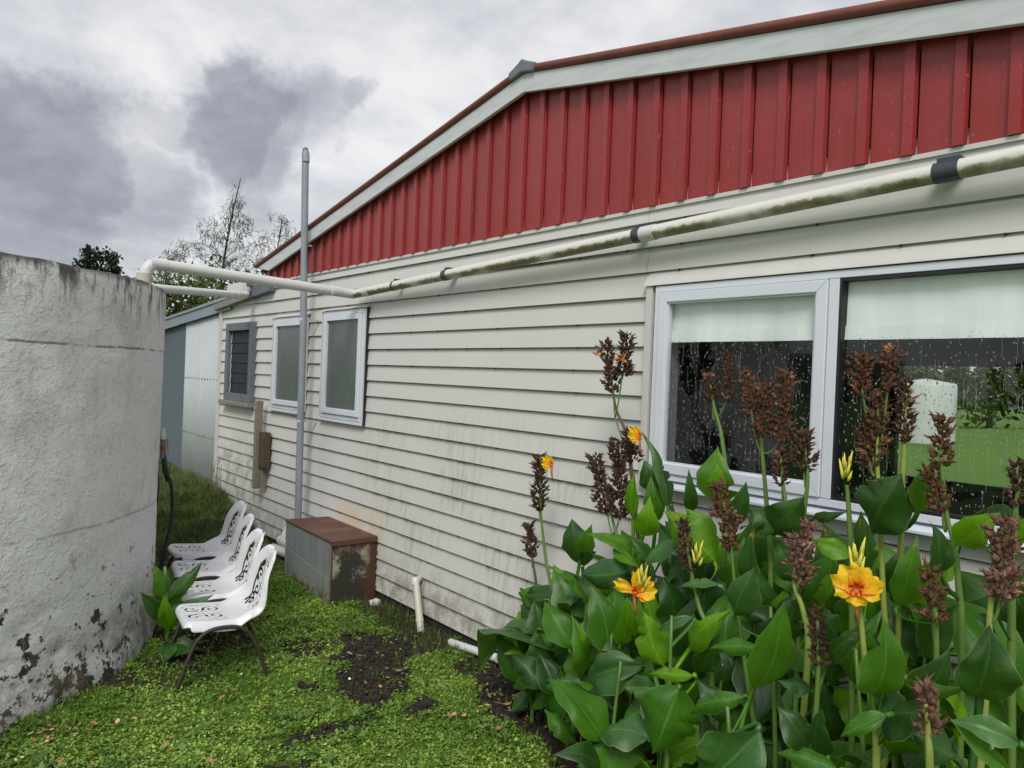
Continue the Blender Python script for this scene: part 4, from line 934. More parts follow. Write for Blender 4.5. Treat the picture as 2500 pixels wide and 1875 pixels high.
LEAVES = [
 ((-0.550,2.114,1.576),(-0.610,2.105,1.826),0.165,'m'),
 ((-0.600,2.080,1.621),(-0.660,2.045,1.764),0.099,'b'),
 ((-0.500,2.332,1.489),(-0.560,2.278,1.703),0.058,'d'),
 ((-0.700,1.932,1.516),(-0.760,1.843,1.719),0.081,'g'),
 ((-0.750,1.991,1.360),(-0.810,2.229,1.555),0.154,'b'),
 ((-0.700,2.023,1.456),(-0.760,2.146,1.568),0.071,'b'),
 ((-0.500,2.458,1.500),(-0.560,2.536,1.874),0.032,'g'),
 ((-0.450,2.482,1.503),(-0.510,2.557,1.745),0.106,'d'),
 ((-0.500,2.537,1.416),(-0.560,2.516,1.650),0.089,'m'),
 ((-0.550,2.569,1.346),(-0.610,2.473,1.541),0.110,'b'),
 ((-0.500,2.681,1.402),(-0.560,2.640,1.645),0.066,'b'),
 ((-0.350,2.675,1.541),(-0.410,2.715,1.698),0.107,'d'),
 ((-0.350,3.192,1.033),(-0.410,3.221,1.310),0.177,'d'),
 ((-0.380,3.166,1.124),(-0.440,3.033,1.310),0.097,'m'),
 ((-0.400,2.905,1.235),(-0.460,3.009,1.253),0.036,'d'),
 ((-0.550,2.522,1.227),(-0.610,2.596,1.350),0.073,'g'),
 ((-0.650,2.284,1.389),(-0.710,2.427,1.245),0.087,'g'),
 ((-0.500,2.686,1.140),(-0.560,3.021,1.057),0.145,'g'),
 ((-0.500,2.807,1.225),(-0.560,2.573,1.197),0.059,'b'),
 ((-0.400,3.191,0.929),(-0.460,3.217,1.013),0.070,'d'),
 ((-0.850,1.892,1.300),(-0.910,2.041,1.274),0.037,'g'),
 ((-0.950,1.734,1.231),(-1.010,1.639,1.443),0.113,'g'),
 ((-0.650,1.759,1.526),(-0.710,1.856,1.602),0.125,'d'),
 ((-0.700,1.838,1.291),(-0.760,1.796,1.539),0.075,'d'),
 ((-0.350,3.631,0.549),(-0.410,3.822,0.521),0.085,'b'),
 ((-0.350,3.460,0.598),(-0.410,3.688,0.705),0.171,'d'),
 ((-0.350,3.477,0.750),(-0.410,3.717,0.772),0.106,'m'),
 ((-0.380,3.344,0.824),(-0.440,3.608,0.782),0.098,'d'),
 ((-0.400,3.341,0.669),(-0.460,3.230,0.930),0.090,'d'),
 ((-0.550,2.948,0.833),(-0.610,3.039,0.951),0.106,'g'),
 ((-0.600,2.810,0.872),(-0.660,2.797,0.980),0.097,'b'),
 ((-0.650,2.700,0.862),(-0.710,2.956,0.715),0.101,'b'),
 ((-0.500,3.225,0.610),(-0.560,3.371,0.618),0.056,'m'),
 ((-0.500,3.222,0.571),(-0.560,3.949,0.338),0.163,'g'),
 ((-0.500,3.199,0.478),(-0.560,3.532,0.268),0.147,'m'),
 ((-0.450,3.500,0.216),(-0.510,3.594,0.082),0.079,'g'),
 ((-0.500,3.249,0.321),(-0.560,3.355,0.189),0.075,'m'),
 ((-0.600,2.887,0.382),(-0.660,2.923,0.265),0.073,'m'),
 ((-0.800,2.314,0.822),(-0.860,2.638,0.679),0.168,'g'),
 ((-0.650,2.633,0.830),(-0.710,2.746,0.689),0.119,'d'),
 ((-0.750,2.615,0.664),(-0.810,2.463,0.562),0.090,'g'),
 ((-0.650,2.845,0.543),(-0.710,2.980,0.528),0.056,'m'),
 ((-0.650,2.739,0.537),(-0.710,2.977,0.419),0.089,'m'),
 ((-0.700,2.652,0.600),(-0.760,2.653,0.390),0.157,'d'),
 ((-0.950,2.133,0.605),(-1.010,2.394,0.556),0.148,'g'),
 ((-0.900,2.205,0.471),(-0.960,2.550,0.420),0.139,'m'),
 ((-0.850,2.410,0.321),(-0.910,2.612,0.283),0.086,'g'),
 ((-1.100,1.869,0.946),(-1.160,1.928,0.675),0.211,'m'),
 ((-0.900,2.142,0.805),(-0.960,2.296,0.778),0.085,'g'),
 ((-0.700,2.547,0.841),(-0.760,2.468,1.097),0.101,'b'),
 ((-0.950,2.067,0.937),(-1.010,2.141,1.148),0.133,'b'),
 ((-0.950,1.932,1.174),(-1.010,2.067,1.095),0.043,'g'),
 ((-1.000,1.882,0.973),(-1.060,2.064,0.925),0.049,'b'),
 ((-0.950,1.936,1.052),(-1.010,1.749,1.255),0.092,'b'),
 ((-1.000,1.601,1.160),(-1.060,1.781,1.129),0.054,'m'),
 ((-1.050,1.579,1.037),(-1.110,1.422,1.376),0.139,'m'),
 ((-1.100,1.583,1.018),(-1.160,1.784,0.891),0.065,'m'),
 ((-1.250,1.424,0.998),(-1.310,1.573,0.756),0.189,'g'),
 ((-1.250,1.058,1.239),(-1.310,1.013,1.480),0.129,'m'),
 ((-1.300,0.993,1.217),(-1.360,1.099,1.134),0.046,'m'),
 ((-1.200,1.058,1.140),(-1.260,0.909,1.243),0.106,'d'),
 ((-1.100,1.336,0.929),(-1.160,1.407,1.059),0.105,'d'),
 ((-1.200,1.255,0.965),(-1.260,1.209,1.135),0.090,'d'),
 ((-1.400,1.066,1.060),(-1.460,1.224,1.056),0.060,'m'),
 ((-1.050,1.362,1.101),(-1.110,1.447,1.121),0.066,'d'),
 ((-1.000,1.361,1.384),(-1.060,1.312,1.497),0.057,'m'),
 ((-1.100,1.277,1.221),(-1.160,1.142,1.391),0.061,'d'),
 ((-0.850,1.349,1.523),(-0.910,1.465,1.577),0.068,'b'),
 ((-0.800,1.317,1.475),(-0.860,1.308,1.692),0.068,'d'),
 ((-1.000,1.117,1.444),(-1.060,1.030,1.664),0.085,'m'),
 ((-0.720,1.341,1.598),(-0.780,1.226,1.818),0.179,'d'),
 ((-0.700,1.196,1.702),(-0.760,1.132,1.870),0.086,'m'),
 ((-0.650,1.805,1.513),(-0.710,1.638,1.673),0.144,'d'),
 ((-0.600,1.635,1.593),(-0.660,1.478,1.650),0.043,'d'),
 ((-0.850,1.012,1.642),(-0.910,0.879,1.755),0.092,'b'),
 ((-0.750,0.975,1.737),(-0.810,0.853,1.747),0.053,'d'),
 ((-0.900,1.032,1.548),(-0.960,1.040,1.709),0.086,'d'),
 ((-1.300,0.764,1.345),(-1.360,0.730,1.537),0.120,'d'),
 ((-1.450,0.626,1.323),(-1.510,0.753,1.342),0.055,'g'),
 ((-1.450,0.641,1.256),(-1.510,0.753,1.344),0.036,'m'),
 ((-1.150,1.109,1.205),(-1.210,0.945,1.140),0.118,'d'),
 ((-1.200,1.007,1.290),(-1.260,0.812,1.342),0.022,'m'),
 ((-1.100,0.809,1.462),(-1.160,0.839,1.518),0.047,'d'),
 ((-0.850,0.913,1.655),(-0.910,0.790,1.756),0.084,'b'),
 ((-1.000,1.024,1.313),(-1.060,0.927,1.497),0.097,'d'),
 ((-0.900,1.943,0.944),(-0.960,1.789,1.133),0.097,'d'),
 ((-0.850,1.613,1.164),(-0.910,1.487,1.373),0.105,'d'),
 ((-0.600,2.477,1.026),(-0.660,2.286,1.235),0.106,'d'),
 ((-0.750,2.193,0.904),(-0.810,2.028,1.226),0.106,'d'),
 ((-1.250,0.836,1.148),(-1.310,0.917,1.197),0.087,'d'),
 ((-1.000,1.708,0.857),(-1.060,1.819,0.986),0.092,'d'),
 ((-0.850,2.141,0.657),(-0.910,2.232,0.744),0.106,'d'),
 ((-1.000,0.833,1.535),(-1.060,0.757,1.652),0.079,'d'),
 ((-0.750,1.599,1.370),(-0.810,1.656,1.506),0.094,'d'),
 ((-0.900,1.363,1.246),(-0.960,1.410,1.357),0.085,'d'),
 ((-1.100,1.010,1.180),(-1.160,0.893,1.385),0.105,'d'),
 ((-0.500,2.675,1.002),(-0.560,2.798,1.108),0.106,'d'),
 ((-0.650,2.174,1.167),(-0.710,2.117,1.406),0.109,'d'),
]

# ================================================================== cannas
rng = random.Random(11)
def leaf_prof(t):
    if t < .40: return max(.03, math.sin(math.pi/2*(t/.40))**.72)
    q = (t-.40)/.60; return max(.004, math.cos(math.pi/2*q)**1.08*(1-.10*q))
def leaf_mesh(B, T, w, nh, bend, mat, stem_pt=None, rows=18, cols=8, wave=.05, cup=.16, tipfold=0.0):
    B = Vector(B); T = Vector(T); a = T-B; L = a.length; a = a.normalized()
    side = a.cross(Vector(nh)); side = side.normalized() if side.length > 1e-4 else a.orthogonal().normalized(); n = side.cross(a).normalized()
    V = []; UV = []; ph = rng.uniform(0, 6.28); f1 = rng.uniform(1.2, 2.4); asym = rng.uniform(-.14, .14); tw = rng.uniform(-.9, .9); fold = rng.choice((-.25, .1, .3, .5, .7))*rng.uniform(.6, 1); s0, n0 = side.copy(), n.copy(); nt_ = {rng.randint(5, 14): rng.uniform(.45, .8) for _ in range(rng.choice((0, 0, 1, 2)))}; ns_ = rng.choice((-1, 1)); eph = rng.uniform(0, 6)
    for i in range(rows+1):
        t = i/rows
        wd = w*.5*leaf_prof(t)
        c = B+a*(L*t)+n0*(bend*L*4*t*(1-t))-n0*(L*.10*tipfold*(max(0, t-.6)/.4)**1.5)
        sw = side*(math.sin(t*3.1+ph)*.03*L)
        q_ = tw*(t-.35); side = s0*math.cos(q_)+n0*math.sin(q_); n = n0*math.cos(q_)-s0*math.sin(q_)
        for j in range(cols+1):
            u = -1+2*j/cols
            k = fold*wd*abs(u)/max(.25, min(1, 4*t*(1-t)))-cup*w*(abs(u)**2.5)*.5*(1.6 if u*asym > 0 else .6)+wave*w*(abs(u)**1.5)*math.sin(f1*t*6.28+ph+(1.7 if u > 0 else 0))
            wq = wd*(1+.05*math.sin(t*21+eph+u))*(nt_.get(i, 1.0) if u*ns_ > .3 else 1.0); V.append(c+sw+side*(wq*(u+asym*(1-u*u)))+n*k*(.25+.75*min(1, 4*t*(1-t)))); UV.append((.5+u*.5, t))
    F = [(i*(cols+1)+j, i*(cols+1)+j+1, (i+1)*(cols+1)+j+1, (i+1)*(cols+1)+j) for i in range(rows) for j in range(cols)]
    if stem_pt is not None:
        S = Vector(stem_pt); b0 = len(V); m_ = 6; mid = (B+S)/2-a*(B-S).length*0.0; ctrl = B-a*(.35*(B-S).length)
        for i in range(m_+1):
            t = i/m_; c = B*(1-t)**2+ctrl*2*t*(1-t)+S*t*t
            for (su, nn) in ((-1, 0), (0, -.5), (1, 0), (0, .6)): V.append(c+side*(su*.010)+n*(nn*.008)); UV.append((.5, .02))
        for i in range(m_):
            for q in range(4): F.append((b0+i*4+q, b0+i*4+(q+1) % 4, b0+(i+1)*4+(q+1) % 4, b0+(i+1)*4+q))
    return mesh(V, F, True, mat, UV, name='leaf')
POD = [Vector((0, 0, 0)), Vector((.42, 0, .18)), Vector((.50, 0, .5)), Vector((.28, 0, .78)), Vector((.05, 0, .92))]
def pod_head(cols, seedmat, rngs):
    V = []; F = []
    def pod(c, d, L, wd):
        d = d.normalized(); a = d.orthogonal().normalized(); b = d.cross(a); b0 = len(V); sg = 5
        for (r, h) in ((.12, 0), (.44, .25), (.50, .50), (.30, .78)):
            for q in range(sg):
                w = 2*math.pi*q/sg; V.append(c+d*(h*L)+(a*math.cos(w)+b*math.sin(w))*(r*wd*rngs.uniform(.85, 1.15)))
        for i in range(3):
            for q in range(sg): F.append((b0+i*sg+q, b0+i*sg+(q+1) % sg, b0+(i+1)*sg+(q+1) % sg, b0+(i+1)*sg+q))
        for q in range(3):      # papery pointed sepals
            w = rngs.uniform(0, 6.28); base = c+d*(.74*L); t = d*(L*rngs.uniform(.45, .9))+(a*math.cos(w)+b*math.sin(w))*(L*rngs.uniform(.25, .6)); s = (a*math.cos(w+1.57)+b*math.sin(w+1.57))*(wd*.22)
            k = len(V); V.extend([base-s, base+s, base+t]); F.append((k, k+1, k+2))
        k = b0+3*sg; F.append(tuple(k+q for q in range(sg)))
    for pa, pb, rad in cols:
        pa = Vector(pa); pb = Vector(pb); ax_ = pa-pb; Ln = ax_.length; n = max(14, int(Ln/.0036*(max(rad, .03)/.045)**.9*1.15)); up_ = ax_.normalized(); o1 = up_.orthogonal().normalized(); o2 = up_.cross(o1)
        m_ = MB().tube([pb-up_*.01, pa+up_*.005], .0035, 5); k = len(V); V.extend([Vector(q) for q in m_.V]); F.extend([tuple(i+k for i in f) for f in m_.F])
        for i in range(n):
            t = (i+rngs.random())/n; w = i*2.4+rngs.uniform(-.5, .5); taper = (.55+.45*math.sin(math.pi*min(1, .15+t*.85)))*(.75+.4*math.sin(t*9+pa.x*40))
            out = o1*math.cos(w)+o2*math.sin(w); c = pb+ax_*t+out*(rad*taper*rngs.uniform(.15, .62)); L = rngs.uniform(.016, .034)*(1 if rad > .03 else .85)
            pod(c, out*rngs.uniform(.5, 1)+up_*rngs.uniform(.2, 1.0), L, L*rngs.uniform(.55, .75))
    return mesh(V, F, False, seedmat, name='seed_head')
def petal_mesh(L, W, curl, ruf, seed):
    r_ = random.Random(seed); rows, cl = 10, 8; V = []; UV = []; ph = r_.uniform(0, 6)
    for i in range(rows+1):
        t = i/rows; wd = W*.5*(.38+.62*math.sin(min(1.0, t*.82+.02)*math.pi*.62)**1.2)*(1 if t < .93 else .84)*(1+.10*math.sin(t*11+ph))
        for j in range(cl+1):
            u = -1+2*j/cl; z = curl*L*t*t+ruf*L*(t**2)*math.sin(u*5+ph+t*3)+.10*W*(u*u)*(1-t)*2
            V.append((wd*u, L*t*(1-.10*u*u+.05*math.sin(u*7+ph)*t), z)); UV.append((.5+.5*u, t))
    F = [(i*(cl+1)+j, i*(cl+1)+j+1, (i+1)*(cl+1)+j+1, (i+1)*(cl+1)+j) for i in range(rows) for j in range(cl)]
    return mesh(V, F, True, M['petal'], UV, name='petal')
def frame_mat(loc, ydir, zhint):
    y = Vector(ydir).normalized(); x = y.cross(Vector(zhint)).normalized(); z = x.cross(y)
    return Matrix(((x.x, y.x, z.x, loc[0]), (x.y, y.y, z.y, loc[1]), (x.z, y.z, z.z, loc[2]), (0, 0, 0, 1)))
def put(o, root, mw): o.matrix_world = mw; o.matrix_parent_inverse = Matrix(); o.parent = root; o.matrix_basis = Matrix.Translation(-Vector(root.location)) @ mw
def add_flower(root, typ, c):
    c = Vector(c); tocam = (CAM-c).normalized(); upz = Vector((0, 0, 1)); sd = upz.cross(tocam).normalized()
    if typ == 'wilt':
        V = []; F = []
        for k in range(9):
            d = (sd*rng.uniform(-1, 1)+upz*rng.uniform(-.3, 1)+tocam*rng.uniform(-.3, .8)).normalized(); s = d.orthogonal().normalized()*.012; b0 = len(V); e = d*rng.uniform(.03, .06); q = rng.uniform(-.02, .02)
            V += [c-s*.3, c+s*.3, c+e*.5+s+upz*q, c+e*.5-s, c+e]; F += [(b0, b0+1, b0+2, b0+3), (b0+3, b0+2, b0+4)]
        V = [v-Vector(root.location) for v in V]; link('wilted_flower', mesh(V, F, True, M['wilt'], name='wilted_flower'), root); return
    if typ == 'spike':
        mb = MB()
        for k in range(9):
            a = k*2.4; base = c+Vector((0, 0, -.040+.007*k))+(sd*math.cos(a)+tocam*math.sin(a))*.010; tip = base+Vector((0, 0, rng.uniform(.035, .06)))+(sd*math.cos(a)+tocam*math.sin(a))*.012
            mb.tube([base-Vector(root.location), base.lerp(tip, .4)-Vector(root.location), tip-Vector(root.location)], [.004, .0062, .0012], 6)
        mb.build('bud_spike', M['bud'], root, True); return
    fl_ = empty('flower', c-Vector(root.location)); fl_.parent = root
    spec = []
    if typ == 'face':   # wide open, looking at the camera
        for k, (ang, L, W) in enumerate(((52, .066, .095), (125, .060, .100), (172, .060, .075), (8, .054, .080), (-70, .040, .070), (-120, .044, .065))): spec.append((sd*-math.cos(R(ang))+upz*math.sin(R(ang))+tocam*.35, tocam-upz*.1, L, W))
    elif typ == 'open':
        for ang, L, W in ((172, .080, .085), (135, .078, .05), (20, .085, .055), (98, .085, .055), (195, .055, .06)): spec.append((-sd*math.cos(R(ang))*-1*-1+upz*math.sin(R(ang))+tocam*.25, tocam, L, W))
    else:
        for ang, L, W in ((35, .062, .052), (5, .055, .05), (-25, .050, .046), (60, .045, .04)): spec.append((-sd*math.cos(R(ang))*-1*-1+upz*math.sin(R(ang))+tocam*.35, tocam+upz*.2, L, W))
    for k, (d, nh, L, W) in enumerate(spec):
        o = link('petal', petal_mesh(L*1.1, W, -.16, .20, k*7+hash(typ) % 1*0+len(typ)), fl_)
        mw = frame_mat((0, 0, 0), d, nh); o.matrix_basis = mw
    mb = MB().tube([(0, 0, 0), (0, 0, -.05), (sd.x*.01, sd.y*.01, -.10)], [.008, .006, .0035], 8); mb.build('flower_tube', M['wilt'], fl_, True)
PL = {'A': 'tallest canna with wilted orange and yellow blooms left of the big window', 'B': 'canna with brown head and one yellow trumpet standing at the left end', 'C': 'low canna with small drooping brown head at the far left of the clump',
      'D': 'canna with a dense double brown seed head against the boards beside the window', 'E': 'canna with two thin seed heads in front of the left pane', 'F': 'canna with bushy russet triple seed head in front of the left pane', 'G': 'canna with round dark seed head near the window mullion',
      'H': 'slender canna with small reddish head between two bushier ones before the left pane', 'I': 'canna with brown head split in two tiers below the left pane', 'J': 'canna with narrow brown head beside a yellow bud spike', 'K': 'canna with four branching russet heads in front of the right pane',
      'L': 'canna with one loose upright seed head beside the branching russet heads', 'M': 'canna with a pale yellow bud spike and no seed head by the mullion', 'N': 'canna with long two-tiered brown head before the bright garden view in the right pane', 'O': 'canna with coarse pinkish brown head low in front of the window sill',
      'P': 'canna with wide open orange-centred yellow flower under a bud spike', 'Q': 'canna with ragged yellow flower opened sideways in the middle of the clump', 'R': 'canna with sparse thin brown head low in the front leaves', 'S': 'canna with knotty brown head right of the open yellow flower',
      'T': 'canna with the largest pinkish seed head on a pale yellow stalk at the right edge', 'U': 'canna with dark seed head cut by the right edge of the picture', 'V': 'canna with greyish brown head at the bottom edge of the picture'}
plants = []
for k, path, cols, fls in PLANTS:
    path = [Vector(q) for q in path]; low = path[-1]; bx_ = low.x+rng.uniform(-.05, .05); by_ = low.y+rng.uniform(-.05, .05)
    if low.x < -1.1: bx_ = max(low.x, -1.25)
    zb = float(gz(bx_, by_)); base = Vector((bx_, by_, zb-.03))
    root = empty('canna_plant', (bx_, by_, zb)); tag(root, PL[k], 'canna', 'canna lily clump by the wall')
    full = path+[low.lerp(base, .5)+Vector((rng.uniform(-.01, .01), rng.uniform(-.01, .01), 0)), base]
    L0 = Vector(root.location); sp = catmull(full, 5); n = len(sp)
    rr_ = [.0050+.0065*min(1.0, i/(n*.55)) for i in range(n)]
    MB().tube([q-L0 for q in sp], rr_, 8).build('stem', M['stem_y'] if k in 'TKOPLV' else (M['stem_dry'] if k in 'AC' else M['stem']), root, True)
    if cols:
        cl_ = [(Vector(a)-L0, Vector(b2)-L0, r_) for a, b2, r_ in cols]
        dn = rng.uniform(.7, 1.15); cl_ = [(a, b2, r_*rng.uniform(1.2, 1.6)) for a, b2, r_ in cl_]; mt = M['pod_pink'] if k in 'TOV' else (M['pod_red'] if k in 'FKNSI' else M['pod'])
        o = link('seed_head', pod_head(cl_, mt, rng), root); o['kind'] = 'stuff'
        for a, b2, r_ in cl_:      # branch from the stem to each head
            jn = path[min(1, len(path)-1)]-L0-Vector((0, 0, .06)); MB().tube(catmull([b2+Vector((0, 0, .03)), (b2+jn)/2+Vector((0, 0, -.01)), jn], 4), .0045, 6).build('branch', M['stem'], root, True)
    for typ, c in fls: add_flower(root, typ, c)
    plants.append((root, sp))
# leafy shoots without a head, filling the clump
SHOOTS = [(-.22, 3.78), (-.42, 3.50), (-.25, 3.35), (-.45, 3.15), (-.28, 2.95), (-.58, 2.9), (-.40, 2.65), (-.70, 2.6), (-.32, 2.35), (-.62, 2.3), (-.95, 2.35), (-.42, 2.0), (-.75, 1.95), (-1.05, 1.95), (-.48, 1.65), (-.85, 1.6), (-1.15, 1.55), (-.5, 1.25), (-.85, 1.25), (-1.2, 1.2), (-.55, .85), (-.95, .85), (-1.3, .8), (-.7, .5), (-1.1, .45)]
for x, y in SHOOTS:
    zb = float(gz(x, y)); root = empty('canna_shoot', (x, y, zb)); tag(root, 'leafy canna shoot without flower or seed head inside the clump', 'canna', 'leafy canna shoots')
    hgt = rng.uniform(.82, 1.08)*float(np.interp(y, [1.5, 2.4, 3.0, 3.6, 3.9], [1.22, 1.05, .85, .55, .42])); sp = catmull([(x+rng.uniform(-.05, .05), y+rng.uniform(-.05, .05), zb+hgt), (x, y, zb+hgt*.5), (x, y, zb-.03)], 5)
    MB().tube([q-Vector(root.location) for q in sp], [.006+.008*i/(len(sp)-1) for i in range(len(sp))], 8).build('stem', M['stem'], root, True); plants.append((root, sp))
def nearest(p, below=.10):
    best = None
    for root, sp in plants:
        for q in sp:
            if q.z > p.z+.02: continue
            d = (q.x-p.x)**2+(q.y-p.y)**2+(.35*(p.z-below-q.z))**2
            if best is None or d < best[0]: best = (d, root, q)
    return best
def add_leaf(B, T, w, cls, nh, bend, wave=.05, cup=.16, tf=0.0):
    _, root, q = nearest(B); L0 = Vector(root.location)
    me_ = leaf_mesh(B-L0, T-L0, w, nh, bend, M['leaf_'+cls], stem_pt=q-L0, wave=wave, cup=cup, tipfold=tf); link('leaf', me_, root)
for B, T, w, cls in LEAVES:
    B = Vector(B); T = Vector(T); mid = (B+T)/2; tocam = (CAM-mid).normalized(); L = (T-B).length; ax_ = (T-B).normalized(); tilt = rng.uniform(-.45, .45); sidev = ax_.cross(tocam).normalized()
    if w < .22*L: w *= 2.0; tilt = rng.choice((-1, 1))*rng.uniform(1.2, 1.9)
    nh = tocam+Vector((0, 0, .35))+sidev*tilt
    add_leaf(B, T, w*1.12, cls, nh, rng.uniform(.03, .17), rng.uniform(.03, .10), rng.uniform(.10, .45), rng.uniform(0, 1.6))
# procedural leaves lower down and deeper in
for root, sp in plants:
    zt_ = sp[0].z; zb = sp[-1].z; nleaf = 7 if 'shoot' in root.name else 4
    for i in range(nleaf):
        f = (i+.6)/nleaf; lim = min(zt_-.12, 1.12 if root.location.y < 2.9 else .62)
        if 'shoot' in root.name: lim = zt_
        z = zb+.10+(lim-zb-.10)*f; q = min(sp, key=lambda s_: abs(s_.z-z)); az = rng.uniform(0, 6.28); el = rng.uniform(.55, 1.35); L = rng.uniform(.26, .40)*(.8 if root.location.y > 3.3 else 1)
        if q.x < -.80 and z > .62: continue
        d = Vector((math.cos(az)*math.cos(el), math.sin(az)*math.cos(el), math.sin(el)))
        B = Vector((q.x, q.y, z))+d*.05; T = B+d*L+Vector((0, 0, -.05))
        if T.x > -.06: d.x = -abs(d.x); T = B+d*L
        if T.x < -1.55 or T.y > 4.25: d.x = abs(d.x)*.4; d.y = -abs(d.y); T = B+d*L; 
        if T.x > -.06: T.x = -.08
        nh = Vector((0, 0, 1))+(CAM-B).normalized()*rng.uniform(.2, 1.2)-d*.3
        add_leaf(B, T, L*rng.uniform(.42, .56), rng.choice('ddmmmmgbb'), nh, rng.uniform(.05, .26), rng.uniform(.03, .10), rng.uniform(.1, .55), rng.uniform(0, 2.2))
for k in range(230):  # extra leaves added by the wall to hide boards and block light inside
    y = rng.uniform(.35, 3.7) if k < 110 else rng.uniform(.6, 2.4); x = rng.uniform(-.66, -.14); z = rng.uniform(.15, float(np.interp(y, [.4, 2.0, 2.8, 3.3, 3.7], [1.40, 1.30, 1.0, .60, .38]))); L = rng.uniform(.26, .40); az = rng.uniform(-.9, .9)
    B = Vector((x, y, z)); T = B+Vector((rng.uniform(-.10, .0), math.sin(az)*L, math.cos(az)*L*.85)); nh = (CAM-B).normalized()+Vector((0, rng.uniform(-.5, .5), rng.uniform(0, .5)))
    add_leaf(B, T, L*rng.uniform(.48, .6), rng.choice('dddmmmb'), nh, rng.uniform(.03, .14), rng.uniform(.03, .1), rng.uniform(.1, .4), rng.uniform(0, 1.5))
# young canna by the tank
yc_ = empty('young_canna', (-1.86, 6.02, float(gz(-1.86, 6.02)))); tag(yc_, 'young leafy canna squeezed between the tank and the chairs', 'canna')
L0 = Vector(yc_.location); MB().tube(catmull([(-.03, 0, .66), (0, 0, .3), (0.02, 0, -.02)], 5), .012, 8).build('stem', M['stem'], yc_, True)
for (bx_, by_, bz_), (tx_, ty_, tz_), w, cl in [((-.02, 0, .42), (-.12, -.05, .70), .15, 'm'), ((-.02, 0, .40), (.22, -.05, .68), .12, 'd'), ((-.03, -.03, .30), (-.22, -.10, .52), .13, 'd'), ((0, -.04, .20), (-.06, -.14, .50), .12, 'b'), ((.02, -.03, .26), (.30, -.10, .44), .11, 'g'), ((0, -.03, .22), (.24, -.16, .33), .12, 'm'),
                                                  ((0, -.04, .12), (.20, -.16, .05), .12, 'd'), ((0, -.04, .10), (-.08, -.25, .03), .13, 'd'), ((0, 0, .2), (.18, .12, .5), .12, 'm'), ((0, -.05, .05), (.12, -.28, .10), .10, 'd')]:
    B = Vector((bx_, by_, bz_)); T = Vector((tx_, ty_, tz_)); link('leaf', leaf_mesh(B, T, w, (CAM-L0-B).normalized()+Vector((rng.uniform(-.3, .3), 0, .3)), rng.uniform(.04, .12), M['leaf_'+cl], stem_pt=(0, 0, max(.02, bz_-.10))), yc_)

# ================================================================== lawn: creeping weeds and grass
def rand_pts(n, dens, x0, x1, y0, y1, seed):
    r_ = np.random.RandomState(seed); x = r_.uniform(x0, x1, n); y = r_.uniform(y0, y1, n); keep = r_.rand(n) < dens(x, y); return x[keep], y[keep], r_
def intank(x, y): return np.hypot(x+4.0, y-7.35) < 2.3
def lawn_density(x, y):
    s = soil_shade_mask(x, y); d = 1-sst(.30, .66, s)*.94; d = d*(x < .03)*(~intank(x, y)); d = d*(.48+.52*sst(.34, .54, fbm(x*2.7, y*2.7, 40)))*(.45+.55*sst(.30, .45, fbm(x*8, y*8, 41))); return d
def leaflets(x, y, r_, size, hmax, per, cols_):
    n = len(x); Z = gz(x, y); out = []; cc_ = []
    for k in range(per):
        a = r_.uniform(0, 6.28, n); sz = r_.uniform(*size, n); h = r_.uniform(.004, hmax, n)*(.5+fbm(x*4, y*4, 50)); til = r_.uniform(-.1, .8, n); ox = r_.uniform(-.012, .012, n); oy = r_.uniform(-.012, .012, n)
        dx, dy = np.cos(a), np.sin(a); c = np.stack([x+ox, y+oy, Z+h], -1); d = np.stack([dx*np.cos(til), dy*np.cos(til), np.sin(til)], -1); s = np.stack([-dy, dx, r_.uniform(-.4, .4, n)], -1)
        L = sz[:, None]; p0 = c; p1 = c+d*L*.5+s*L*.42; p2 = c+d*L; p3 = c+d*L*.5-s*L*.42
        out.append(np.stack([p0, p1, p2, p3], 1).reshape(-1, 3))
        t = np.clip(fbm(x*1.9+9, y*1.9, 60)*2.4-.75+r_.uniform(-.3, .3, n), 0, 1)[:, None]; b_ = (r_.uniform(.55, 1.3, n)+(r_.rand(n) < .04)*.7)[:, None]
        cc_.append(((1-t)*np.array(cols_[0])+t*np.array(cols_[1]))*b_)
    return np.concatenate(out), np.concatenate(cc_)
x, y, r_ = rand_pts(66000, lawn_density, -3.6, .05, 3.0, 7.6, 1)
V1, C1 = leaflets(x, y, r_, (.008, .026), .032, 3, ((.095, .200, .022), (.330, .480, .085)))
x, y, r_ = rand_pts(9000, lawn_density, -2.4, .05, 7.4, 11.5, 2)
V2, C2 = leaflets(x, y, r_, (.014, .028), .04, 3, ((.09, .17, .02), (.19, .30, .04)))
tag(link('lawn_weeds', npmesh(np.concatenate([V1, V2]), 4, mat=M['turf'], name='lawn_weeds', col=np.concatenate([C1, C2]))), 'low bright green creeping weeds covering the yard', 'lawn', kind='stuff')
x, y, r_ = rand_pts(2600, lambda a, b2: lawn_density(a, b2)*sst(.5, .62, fbm(a*1.4, b2*1.4, 45)), -3.6, -.3, 3.0, 7.2, 9)
V6, C6 = leaflets(x, y, r_, (.030, .055), .03, 4, ((.07, .15, .03), (.14, .24, .06)))
tag(link('broad_weeds', npmesh(V6, 4, mat=M['turf'], name='broad_weeds', col=C6)), 'broader paler weed leaves among the lawn', 'weeds', kind='stuff')
